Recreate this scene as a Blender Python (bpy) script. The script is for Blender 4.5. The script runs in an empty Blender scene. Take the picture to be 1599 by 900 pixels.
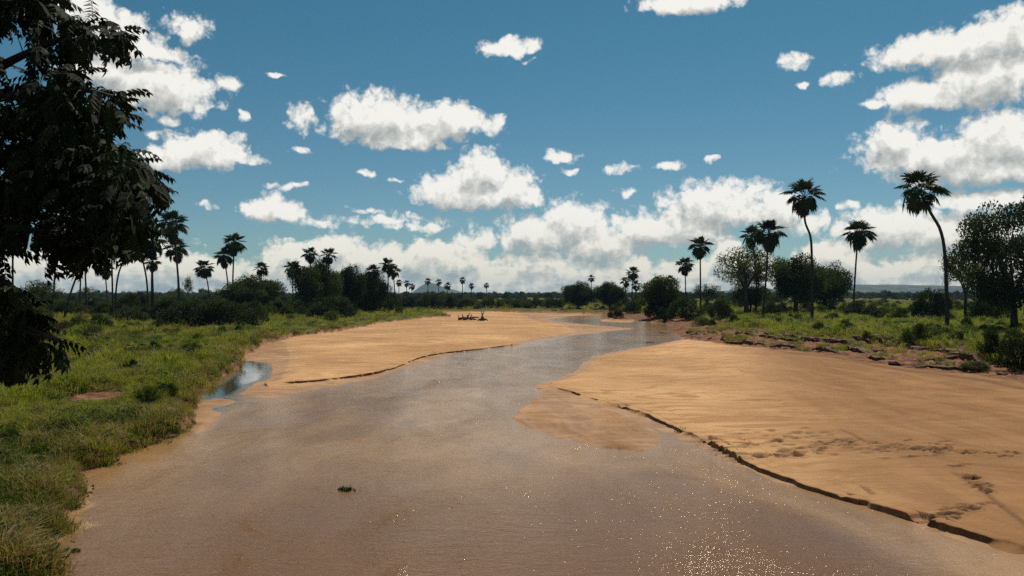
import bpy, math, random
import numpy as np
from mathutils import Vector, Matrix

scene = bpy.context.scene
R = math.radians

# ------------------------------------------------------------------ camera
CAM_H = 5.5                      # bridge railing height above the water, metres
PW, PH, PF, HORIZON = 1599.0, 900.0, 1244.0, 458.0   # photo size, focal length in photo pixels, horizon row
TILT = math.atan((HORIZON - PH / 2) / PF)
cam_data = bpy.data.cameras.new("camera")
cam_data.sensor_width = 36.0
cam_data.lens = 36.0 * PF / PW
cam_data.clip_start = 0.1
cam_data.clip_end = 40000.0
cam = bpy.data.objects.new("camera", cam_data)
scene.collection.objects.link(cam)
cam.location = (0, 0, CAM_H)
cam.rotation_euler = (math.pi / 2 + TILT, 0, 0)
scene.camera = cam

# ------------------------------------------------------------------ light, exposure
SUN_EL, SUN_AZ = R(54.0), R(20.0)          # azimuth measured from +Y towards +X
scene.view_settings.view_transform = 'Standard'
scene.view_settings.look = 'None'
scene.view_settings.exposure = 0.0
scene.view_settings.gamma = 1.0
scene.view_settings.use_curve_mapping = False
sun_data = bpy.data.lights.new("sun", 'SUN')
sun_data.energy = 4.5
sun_data.angle = R(0.53)
sun_data.color = (1.0, 0.93, 0.82)
sun = bpy.data.objects.new("sun", sun_data)
scene.collection.objects.link(sun)
sdir = Vector((math.sin(SUN_AZ) * math.cos(SUN_EL), math.cos(SUN_AZ) * math.cos(SUN_EL), math.sin(SUN_EL)))
sun.rotation_euler = sdir.to_track_quat('Z', 'Y').to_euler()
sun.location = (0, 0, 60)

cy = scene.cycles
cy.use_denoising = False        # the grain of the full sample count keeps the water's glitter and the sand's texture
try:
    cy.denoiser = 'OPENIMAGEDENOISE'
    cy.denoising_input_passes = 'RGB_ALBEDO_NORMAL'
except Exception:
    pass
cy.max_bounces = 5
cy.diffuse_bounces = 2
cy.glossy_bounces = 3
cy.transmission_bounces = 3
cy.volume_bounces = 0
cy.transparent_max_bounces = 4
cy.caustics_reflective = False
cy.caustics_refractive = False
cy.sample_clamp_indirect = 2.5
cy.sample_clamp_direct = 26.0
cy.use_adaptive_sampling = True
cy.adaptive_threshold = 0.014
cy.adaptive_min_samples = 16

# ------------------------------------------------------------------ node helpers
class NT:
    def __init__(self, tree):
        self.t = tree
        tree.nodes.clear()
    def n(self, kind, **kw):
        nd = self.t.nodes.new(kind)
        for k, v in kw.items():
            setattr(nd, k, v)
        return nd
    def put(self, sock, v):
        if hasattr(v, 'links'):
            self.t.links.new(v, sock)
        else:
            sock.default_value = v
    def m(self, op, a, b=None, c=None, clamp=False):
        nd = self.n('ShaderNodeMath', operation=op, use_clamp=clamp)
        for i, v in enumerate((a, b, c)):
            if v is not None:
                self.put(nd.inputs[i], v)
        return nd.outputs[0]
    def v(self, op, a, b=None, c=None, scale=None, out=0):
        nd = self.n('ShaderNodeVectorMath', operation=op)
        for i, q in enumerate((a, b, c)):
            if q is not None:
                self.put(nd.inputs[i], q)
        if scale is not None:
            self.put(nd.inputs['Scale'], scale)
        return nd.outputs[out]
    def sep(self, a):
        nd = self.n('ShaderNodeSeparateXYZ'); self.put(nd.inputs[0], a); return nd.outputs
    def comb(self, x, y, z):
        nd = self.n('ShaderNodeCombineXYZ')
        for i, q in enumerate((x, y, z)):
            self.put(nd.inputs[i], q)
        return nd.outputs[0]
    def ramp(self, v, a, b, lo=0.0, hi=1.0, smooth=True):
        nd = self.n('ShaderNodeMapRange')
        nd.interpolation_type = 'SMOOTHSTEP' if smooth else 'LINEAR'
        nd.clamp = True
        for i, q in enumerate((v, a, b, lo, hi)):
            self.put(nd.inputs[i], q)
        return nd.outputs[0]
    def noise(self, vec, scale, detail=3.0, rough=0.5, dist=0.0, dims='3D', out=0, lac=2.0):
        nd = self.n('ShaderNodeTexNoise', noise_dimensions=dims)
        self.put(nd.inputs['Vector'], vec)
        nd.inputs['Scale'].default_value = scale
        nd.inputs['Detail'].default_value = detail
        nd.inputs['Roughness'].default_value = rough
        nd.inputs['Distortion'].default_value = dist
        nd.inputs['Lacunarity'].default_value = lac
        return nd.outputs[out]
    def mix(self, f, a, b, blend='MIX'):
        nd = self.n('ShaderNodeMix', data_type='RGBA', blend_type=blend)
        self.put(nd.inputs[0], f)
        for s, q in ((nd.inputs[6], a), (nd.inputs[7], b)):
            self.put(s, (*q, 1.0) if isinstance(q, tuple) and len(q) == 3 else q)
        return nd.outputs[2]
    def attr(self, name, out='Fac'):
        nd = self.n('ShaderNodeAttribute', attribute_name=name)
        return nd.outputs[out]

def mat(name):
    m = bpy.data.materials.new(name)
    m.use_nodes = True
    return m, NT(m.node_tree)

# ------------------------------------------------------------------ world: clear sky with fair-weather cumulus
def sky_dir(px, py):
    """azimuth and elevation (radians) of a point of the sky seen in the photograph"""
    u = (px - 799.5) / PF
    w = (HORIZON - py) / PF
    return math.atan(u), math.atan(w * math.cos(math.atan(u)))

SKY_U = 12.44                     # sky units: one unit is about 4.6 degrees
# cumulus: centre x, centre y, half width, half height (photo pixels), flatness of the base
CLOUDS = [
 (178,62,62,36,1.3),(235,84,52,15,1.3),(120,20,60,30,1.2),(292,44,36,24,1.2),(292,58,26,12,1.2),
 (255,140,72,40,1.2),(350,130,30,12,1.1),(165,112,55,32,1.2),(266,187,18,9,1.2),(241,208,17,8,1.2),
 (320,240,62,34,1.5),(265,248,42,24,1.5),(385,250,42,12,1.3),(372,213,16,11,1.1),
 (425,332,48,28,1.5),(452,291,34,8,1.3),(325,318,12,9,1.2),(473,186,28,24,1.1),(522,172,20,10,1.1),
 (590,190,78,44,1.2),(605,165,40,24,1.2),(700,192,58,34,1.2),(650,218,48,18,1.1),(772,196,28,16,1.2),
 (752,276,50,40,1.6),(702,306,56,34,2.0),(798,306,52,42,2.0),(745,312,96,36,2.2),
 (873,245,36,12,1.4),(892,269,14,7,1.2),(970,265,30,11,1.5),(1047,258,26,8,1.4),(980,299,22,8,1.4),(941,320,20,12,1.2),
 (797,76,46,16,1.3),(1080,4,78,20,1.2),(1240,95,25,16,1.2),(1313,123,30,13,1.1),(1250,133,12,6,1.2),
 (1490,80,104,30,1.5),(1575,58,66,38,1.3),(1548,126,84,42,1.3),(1440,150,62,24,1.3),(1372,162,40,9,1.1),
 (1395,222,42,32,1.3),(1470,248,104,36,1.5),(1575,225,74,46,1.5),(1535,268,110,30,1.5),
 (1187,288,32,18,1.2),(1120,328,90,42,1.6),(1050,362,110,36,1.5),(1215,335,46,36,1.4),(1270,350,34,24,1.3),(1330,319,20,9,1.2),
 (1395,362,80,36,1.4),(1500,368,90,32,1.4),(1540,316,66,18,1.5),
 (892,360,56,46,1.4),(840,372,70,36,1.5),(940,385,70,34,1.4),(745,376,38,28,1.5),(670,400,70,26,1.4),
 (432,404,34,30,1.4),(525,392,52,24,1.4),(590,405,80,24,1.3),(60,420,80,30,1.3),(170,425,80,22,1.3),(330,428,80,24,1.3),
 (600,343,140,13,1.0),(505,348,62,10,1.0),(572,328,44,7,1.0),(655,354,80,8,1.0),(430,121,18,5,1.1),(570,270,15,6,1.1),(617,281,18,5,1.1),(465,237,20,6,1.1),(1110,249,16,5,1.1),(1066,300,14,4,1.1),(378,178,10,14,1.0),(400,312,12,5,1.1),(690,230,22,9,1.1),(822,96,14,6,1.1),(1170,300,26,14,1.1),
]
world = bpy.data.worlds.new("World")
scene.world = world
world.use_nodes = True
W = NT(world.node_tree)

def cloud_group(name, clouds):
    """cloud thickness as a function of direction: listed cumulus, the far bank on the horizon, ragged edges"""
    g = bpy.data.node_groups.new(name, 'ShaderNodeTree')
    g.interface.new_socket("P", in_out='INPUT', socket_type='NodeSocketVector')
    g.interface.new_socket("D", in_out='INPUT', socket_type='NodeSocketVector')
    g.interface.new_socket("F", in_out='OUTPUT', socket_type='NodeSocketFloat')
    T = NT(g)
    gi = T.n('NodeGroupInput'); go = T.n('NodeGroupOutput')
    P, D = gi.outputs[0], gi.outputs[1]
    w1 = T.v('SUBTRACT', T.noise(D, 3.6, 2.0, 0.5, out=1), (0.5, 0.5, 0.5))
    PW_ = T.v('ADD', P, T.v('MULTIPLY', w1, (0.38, 0.24, 0.0)))
    F = None
    for (cx, cyy, hw, hh, fl) in clouds:
        az, el = sky_dir(cx, cyy)
        q = 1.0 if hw > 40 else 0.98
        s = (100.0 / hw * q, 100.0 / hh * q, 0.0)
        d = T.v('MULTIPLY_ADD', PW_, s, (-az * SKY_U * s[0], -el * SKY_U * s[1], 0.32 if hw > 40 and hh > 14 else (0.88 if hw > 40 else 0.78)))
        if hw > 40:
            d = T.v('MAXIMUM', d, T.v('MULTIPLY', d, (-1.0, -fl, 0.0)))
        f = T.v('LENGTH', d, out=1)
        F = f if F is None else T.m('MINIMUM', F, f)
    if F is not None:
        F = T.m('SUBTRACT', 1.12, F)
    if not clouds:
        # the rest of the sky: scattered clouds of the same kind where the photograph does not look
        wide = T.noise(D, 0.55, 2.0, 0.5)
        px, py, pz = T.sep(P)
        outside = T.m('MAXIMUM', T.ramp(T.m('ABSOLUTE', px), 8.0, 9.0), T.ramp(py, 4.9, 5.8))
        F = T.m('MULTIPLY_ADD', wide, 4.0, -2.35)
        F = T.m('ADD', F, T.m('MULTIPLY_ADD', outside, 3.0, -3.0))
    # the bank of far cumulus standing on the horizon
    top = T.noise(T.v('MULTIPLY', D, (1.0, 1.0, 0.2)), 1.1, 2.0, 0.55)
    topv = T.m('MULTIPLY_ADD', top, 1.7, -0.22)
    band = T.m('MULTIPLY', T.m('SUBTRACT', topv, T.sep(PW_)[1]), 2.4)
    band = T.m('MINIMUM', band, 0.72)
    st = T.noise(T.v('MULTIPLY', D, (0.8, 0.8, 4.2)), 1.2, 3.0, 0.6)
    band = T.m('ADD', band, T.m('MULTIPLY_ADD', st, 1.3, -0.70))
    F = T.m('MAXIMUM', F, band)
    e1 = T.noise(D, 5.5, 6.0, 0.62)
    vo = T.n('ShaderNodeTexVoronoi', feature='F1', voronoi_dimensions='2D')
    T.put(vo.inputs['Vector'], T.v('ADD', P, T.v('MULTIPLY', w1, (0.22, 0.22, 0.0))))
    vo.inputs['Scale'].default_value = 4.2
    vo.inputs['Detail'].default_value = 2.0
    vo.inputs['Roughness'].default_value = 0.55
    vo.inputs['Lacunarity'].default_value = 2.3
    vo.normalize = True
    b1 = vo.outputs['Distance']
    F = T.m('ADD', F, T.m('MULTIPLY_ADD', e1, 0.75, -0.42))
    F = T.m('ADD', F, T.m('MULTIPLY_ADD', b1, -1.0, 0.37))
    T.put(go.inputs[0], F)
    return g

def build_world():
    tc = W.n('ShaderNodeTexCoord')
    d = W.v('NORMALIZE', tc.outputs['Generated'])
    x, y, z = W.sep(d)
    az = W.m('ARCTAN2', x, y)
    el = W.m('ARCSINE', z)
    P = W.v('SCALE', W.comb(az, el, 0.0), scale=SKY_U)
    D = W.v('SCALE', d, scale=SKY_U)
    P2 = W.v('ADD', P, (0.07, 0.22, 0.0))                  # a little nearer the sun
    D2 = W.v('ADD', D, (0.07, 0.0, 0.22))
    low = W.ramp(el, 0.0, 0.11)
    lit = W.mix(low, (0.92, 0.86, 0.70), (1.0, 0.975, 0.91))
    dim = W.mix(low, (0.36, 0.43, 0.42), (0.42, 0.445, 0.43))
    sky = W.n('ShaderNodeTexSky', sky_type='NISHITA')
    sky.sun_disc = False
    sky.sun_elevation = SUN_EL
    sky.sun_rotation = SUN_AZ
    sky.altitude = 700.0
    sky.air_density = 1.0
    sky.dust_density = 0.3
    sky.ozone_density = 1.0
    tint = W.mix(1.0, sky.outputs[0], W.mix(W.ramp(el, 0.0, 0.36), SKY_TINT_LOW, SKY_TINT), 'MULTIPLY')
    bg = W.n('ShaderNodeBackground')
    W.put(bg.inputs[0], tint); bg.inputs[1].default_value = SKY_STRENGTH

    def clouds_over(g):
        a = W.n('ShaderNodeGroup', node_tree=g)
        W.put(a.inputs[0], P); W.put(a.inputs[1], D)
        b = W.n('ShaderNodeGroup', node_tree=g)
        W.put(b.inputs[0], P2); W.put(b.inputs[1], D2)
        F, F2 = a.outputs[0], b.outputs[0]
        alpha = W.ramp(F, -0.09, 0.36, 0.0, 0.97)
        thick = W.ramp(F2, -0.12, 0.72)
        relief = W.ramp(W.m('SUBTRACT', F, F2), -0.5, 0.5, smooth=False)
        shade = W.m('SUBTRACT', 0.98, W.m('MULTIPLY', thick, 0.56))
        shade = W.m('ADD', shade, W.m('MULTIPLY_ADD', relief, 0.90, -0.45), clamp=True)
        bc = W.n('ShaderNodeBackground')
        W.put(bc.inputs[0], W.mix(shade, dim, lit)); bc.inputs[1].default_value = CLOUD_LIGHT
        ms = W.n('ShaderNodeMixShader')
        W.put(ms.inputs[0], alpha); W.put(ms.inputs[1], bg.outputs[0]); W.put(ms.inputs[2], bc.outputs[0])
        return ms.outputs[0]

    def pick(fac, a, b):
        ms = W.n('ShaderNodeMixShader')
        W.put(ms.inputs[0], fac); W.put(ms.inputs[1], a); W.put(ms.inputs[2], b)
        return ms.outputs[0]
    # sectors only keep the node count per ray down: every sector holds each cloud that reaches into it
    X, Y, _ = W.sep(P)
    edges = [-9.2, -4.6, -2.2, 0.2, 2.6, 5.0, 9.2]
    rest = clouds_over(cloud_group("cumulus_elsewhere", []))
    sect = None
    for k in range(len(edges) - 1):
        lo, hi = edges[k], edges[k + 1]
        inside = []
        for c in CLOUDS:
            az, el_ = sky_dir(c[0], c[1])
            cx, hw = az * SKY_U, c[2] / 100.0 * 1.25 + 0.25
            if cx + hw > lo and cx - hw < hi:
                inside.append(c)
        sh = clouds_over(cloud_group("cumulus_sector", inside))
        sect = sh if sect is None else pick(W.m('GREATER_THAN', X, lo), sect, sh)
    inview = W.m('MULTIPLY', W.m('LESS_THAN', W.m('ABSOLUTE', X), 9.1), W.m('LESS_THAN', Y, 5.5))
    above = pick(inview, rest, sect)
    final = pick(W.m('GREATER_THAN', Y, -0.25), bg.outputs[0], above)
    o = W.n('ShaderNodeOutputWorld')
    W.put(o.inputs[0], final)
SKY_STRENGTH, CLOUD_LIGHT = 0.05, 0.95
SKY_TINT = (0.47, 1.0, 1.01)
SKY_TINT_LOW = (0.74, 1.0, 1.07)
build_world()
world.cycles.sampling_method = 'NONE'

# ------------------------------------------------------------------ mesh helpers
COL = scene.collection
def new_mesh(name, verts, faces, smooth=True):
    """verts (n,3) array, faces (m,k) integer array, all with k corners"""
    verts = np.asarray(verts, dtype=np.float32); faces = np.asarray(faces, dtype=np.int32)
    me = bpy.data.meshes.new(name)
    me.vertices.add(len(verts)); me.vertices.foreach_set('co', verts.ravel())
    k = faces.shape[1]
    me.loops.add(faces.size); me.loops.foreach_set('vertex_index', faces.ravel())
    me.polygons.add(len(faces))
    me.polygons.foreach_set('loop_start', np.arange(0, faces.size, k, dtype=np.int32))
    me.polygons.foreach_set('loop_total', np.full(len(faces), k, dtype=np.int32))
    me.update(calc_edges=True)
    if smooth:
        me.polygons.foreach_set('use_smooth', np.ones(len(faces), dtype=bool))
    return me
def set_attr(me, name, arr):
    a = me.attributes.new(name, 'FLOAT', 'POINT'); a.data.foreach_set('value', np.asarray(arr, dtype=np.float32))
def obj(name, me, material=None, parent=None):
    o = bpy.data.objects.new(name, me); COL.objects.link(o)
    if material is not None and len(me.materials) == 0:
        me.materials.append(material)
    if parent is not None:
        o.parent = parent
    return o
def thing(name, loc, label, cat, group=None):
    o = bpy.data.objects.new(name, None); COL.objects.link(o)
    o.empty_display_size = 0.2
    o.location = loc
    tag(o, label, cat, group)
    return o
def tag(o, label, cat, group=None):
    o['label'] = label; o['category'] = cat
    if group: o['group'] = group
    return o

def tube(pts, radii, n=8, cap=True):
    """tapered tube along a polyline; returns verts, quads"""
    pts = [Vector(p) for p in pts]
    V, F = [], []
    ref = Vector((0.3, 1, 0.1)).normalized()
    for i, p in enumerate(pts):
        t = (pts[min(i + 1, len(pts) - 1)] - pts[max(i - 1, 0)]).normalized()
        a = t.cross(ref)
        if a.length < 1e-3: a = t.cross(Vector((1, 0, 0)))
        a.normalize(); b = t.cross(a)
        for k in range(n):
            q = 2 * math.pi * k / n
            V.append(p + (a * math.cos(q) + b * math.sin(q)) * radii[i])
    for i in range(len(pts) - 1):
        for k in range(n):
            F.append((i * n + k, i * n + (k + 1) % n, (i + 1) * n + (k + 1) % n, (i + 1) * n + k))
    if cap:
        for base, p in ((0, pts[0]), ((len(pts) - 1) * n, pts[-1])):
            V.append(p); c = len(V) - 1
            for k in range(n):
                F.append((base + k, base + (k + 1) % n, c, c))
    F = [f if f[2] != f[3] else (f[0], f[1], f[2], f[2]) for f in F]
    return [tuple(v) for v in V], F
def mesh_vf(name, V, F, smooth=True):
    me = bpy.data.meshes.new(name)
    me.from_pydata([tuple(v) for v in V], [], [tuple(dict.fromkeys(f)) for f in F])
    me.update()
    if smooth:
        me.polygons.foreach_set('use_smooth', np.ones(len(me.polygons), dtype=bool))
    return me
def spline(pts, n):
    """Catmull-Rom through points"""
    P = [np.array(p, float) for p in pts]
    P = [2 * P[0] - P[1]] + P + [2 * P[-1] - P[-2]]
    out = []
    segs = len(P) - 3
    for i in range(n + 1):
        s = i / n * segs; k = min(int(s), segs - 1); t = s - k
        a, b, c, d = P[k:k + 4]
        out.append(0.5 * ((2 * b) + (c - a) * t + (2 * a - 5 * b + 4 * c - d) * t * t + (3 * b - a - 3 * c + d) * t ** 3))
    return out

# ------------------------------------------------------------------ numeric noise
def _hash(ix, iy, seed):
    h = (ix.astype(np.int64) * 374761393 + iy.astype(np.int64) * 668265263 + seed * 1442695041) & 0xffffffff
    h = ((h ^ (h >> 13)) * 1274126177) & 0xffffffff
    h = h ^ (h >> 16)
    return (h & 0xffffff).astype(np.float64) / 0xffffff
def vnoise(x, y, seed=0):
    ix = np.floor(x); iy = np.floor(y); fx = x - ix; fy = y - iy
    fx = fx * fx * (3 - 2 * fx); fy = fy * fy * (3 - 2 * fy)
    a = _hash(ix, iy, seed); b = _hash(ix + 1, iy, seed); c = _hash(ix, iy + 1, seed); d = _hash(ix + 1, iy + 1, seed)
    return (a * (1 - fx) + b * fx) * (1 - fy) + (c * (1 - fx) + d * fx) * fy
def fbm(x, y, seed=0, oct=4, rough=0.5):
    s = np.zeros_like(x, dtype=float); a = 1.0; t = 0.0
    for i in range(oct):
        s += a * (vnoise(x, y, seed + i * 17) - 0.5); t += a
        x = x * 2.03 + 11.3; y = y * 2.03 - 7.1; a *= rough
    return s / t * 2.0            # roughly -1..1
def ss(a, b, x):
    t = np.clip((x - a) / (b - a), 0, 1)
    return t * t * (3 - 2 * t)

# ------------------------------------------------------------------ plan of the river
ct, st_ = math.cos(TILT), math.sin(TILT)
def ground(px, py, z=0.0):
    """world point at height z seen at a photo pixel"""
    u = (px - 799.5) / PF; w = (450 - py) / PF
    dy = ct - st_ * w; dz = st_ + ct * w
    s = (z - CAM_H) / dz
    return (u * s, dy * s)
def plan(pts, z=0.0):
    return [ground(p[0], p[1], z) for p in pts]
def sdf(poly, x, y):
    """signed distance to a closed polygon, positive inside"""
    x = np.asarray(x, float); y = np.asarray(y, float)
    d2 = np.full(x.shape, 1e18); ins = np.zeros(x.shape, bool)
    n = len(poly)
    for i in range(n):
        ax, ay = poly[i]; bx, by = poly[(i + 1) % n]
        ex, ey = bx - ax, by - ay
        wx, wy = x - ax, y - ay
        t = np.clip((wx * ex + wy * ey) / (ex * ex + ey * ey + 1e-12), 0, 1)
        d2 = np.minimum(d2, (wx - ex * t) ** 2 + (wy - ey * t) ** 2)
        if by != ay:
            c = ((ay > y) != (by > y)) & (x < (bx - ax) * (y - ay) / (by - ay) + ax)
            ins ^= c
    d = np.sqrt(d2)
    return np.where(ins, d, -d)

LEFT_TOE = plan([(104,900),(106,862),(118,838),(143,820),(133,803),(147,787),(158,763),(147,747),(142,738),(173,727),(177,717),
                 (207,708),(240,697),(262,690),(288,681),(296,667),(293,652),(303,634),(316,609),(341,598),(363,584),(374,573),
                 (377,556),(410,539),(447,530),(474,525.5),(530,521),(558,514),(608,505),(669,498),(704,497),(690,489)])
FAR_TOE = plan([(720,488),(780,487.5),(850,488),(900,489),(941,490.5)], 0.2)
RIGHT_TOE = plan([(944,497),(996,500),(1037,504),(1049,509),(1049,520),(1066,528),(1132,540),(1200,546),(1268,553),(1342,565),
                  (1413,578),(1513,588),(1598,604),(1760,640)], 0.12)
BASIN = [(-9.0, -60), (-8.6, 6)] + LEFT_TOE + FAR_TOE + RIGHT_TOE + [(48, 22), (55, -60)]
LBAR = plan([(374,616),(399,621),(430,623),(474,613),(541,599),(585,591),(649,570),(719,549.5),(764,543),(812,537.5),(853,529),
             (914,522),(959,516.5),(992,513.5),(942,509),(892,505),(853,499.5),(892,494),(935,491.5),(941,484),(690,480),(560,500),
             (400,528),(355,550),(377,563),(419,567),(427,578),(419,592),(399,598)])
LLEDGE = plan([(399,599),(474,595),(535,589),(580,583),(611,574),(652,558.5),(683,551),(719,546.5),(764,541),(812,535),(853,525),
               (905,517),(880,505),(840,500),(800,484),(690,480),(560,500),(440,524),(445,560),(415,590)], 0.2)
RBAR = plan([(1066,524),(1064,530),(1025,538),(970,547.5),(925,557),(912,567),(895,582),(853,596),(839,603),(887,614),(934,629),(968,648),
             (1000,663),(1025,671),(1067,688),(1124,710),(1157,729),(1210,751),(1300,775),(1375,796),(1423,817),(1487,840),(1599,880)]) \
       + [(13, 12.5), (15.5, 5), (17, -60), (70, -60), (70, 60), (40, 90)]
RLEDGE = plan([(1068,527),(1025,536.5),(970,545.5),(928,554),(914,563),(897,578),(858,591),(851,598),(914,615.5),(970,630.5),(1012,646),(1039,658),
               (1062,669),(1109,684),(1137,702),(1161,716),(1210,736),(1255,752),(1318,768),(1375,786),(1442,803),(1468,812),(1543,835),(1599,851)], 0.22) \
       + [(13.5, 14.5), (17, 5), (18, -60), (70, -60), (70, 60), (40, 90)]
SPIT = plan([(836,601),(854,597),(887,611),(934,625),(970,645),(998,660),(1028,677),(1030,694),(1000,705),(956,702),(875,684),(831,669),
             (800,654),(814,638),(839,619)])
SPIT_B = plan([(294,652),(300,674),(308,678),(335,662),(347,645),(330,640),(310,640)])
SPIT_C = plan([(303,636),(312,628),(335,621),(360,623),(374,628),(347,635),(318,640)])
FARBAR = plan([(934,499),(960,498),(998,501),(985,504),(940,503)])
STRIP = plan([(1215,806),(1300,790),(1340,800),(1300,812)])

rng = np.random.default_rng(7)
# hoof prints crossing the right-hand sandbar and scrambling down its edge
PRINTS = []
def trail(p0, p1, n, sx, sy, r=(0.09, 0.18), dep=(0.06, 0.12)):
    for i in range(n):
        t = rng.random()
        px = p0[0] + (p1[0] - p0[0]) * t + rng.normal() * sx
        py = p0[1] + (p1[1] - p0[1]) * t + rng.normal() * sy
        X, Y = ground(px, py, 0.24)
        PRINTS.append((X, Y, rng.uniform(*r), rng.uniform(*dep)))
trail((1085, 678), (1160, 712), 44, 8, 3)
trail((1130, 690), (1320, 690), 54, 16, 9)
trail((1165, 712), (1290, 704), 22, 10, 2)
trail((1300, 690), (1480, 708), 62, 16, 7)
trail((1420, 700), (1599, 714), 34, 10, 3)
trail((1180, 668), (1330, 684), 14, 12, 4)
trail((1505, 728), (1540, 770), 14, 6, 4)
trail((1450, 806), (1545, 784), 26, 6, 4, (0.09, 0.15), (0.04, 0.07))
CREASE = [plan([(1312, 671), (1330, 678), (1352, 689)], 0.24), plan([(1490, 740), (1530, 762), (1565, 790), (1612, 822)], 0.24),
          plan([(1348, 756), (1362, 766)], 0.24)]

def pdist(line, x, y):
    """distance to an open polyline"""
    d2 = np.full(np.shape(x), 1e18)
    for (ax, ay), (bx, by) in zip(line[:-1], line[1:]):
        ex, ey = bx - ax, by - ay
        t = np.clip(((x - ax) * ex + (y - ay) * ey) / (ex * ex + ey * ey + 1e-12), 0, 1)
        d2 = np.minimum(d2, (x - ax - ex * t) ** 2 + (y - ay - ey * t) ** 2)
    return np.sqrt(d2)
RILL = plan([(1225, 550), (1290, 557), (1400, 577), (1500, 591), (1599, 607), (1700, 626)], 0.2)

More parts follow.
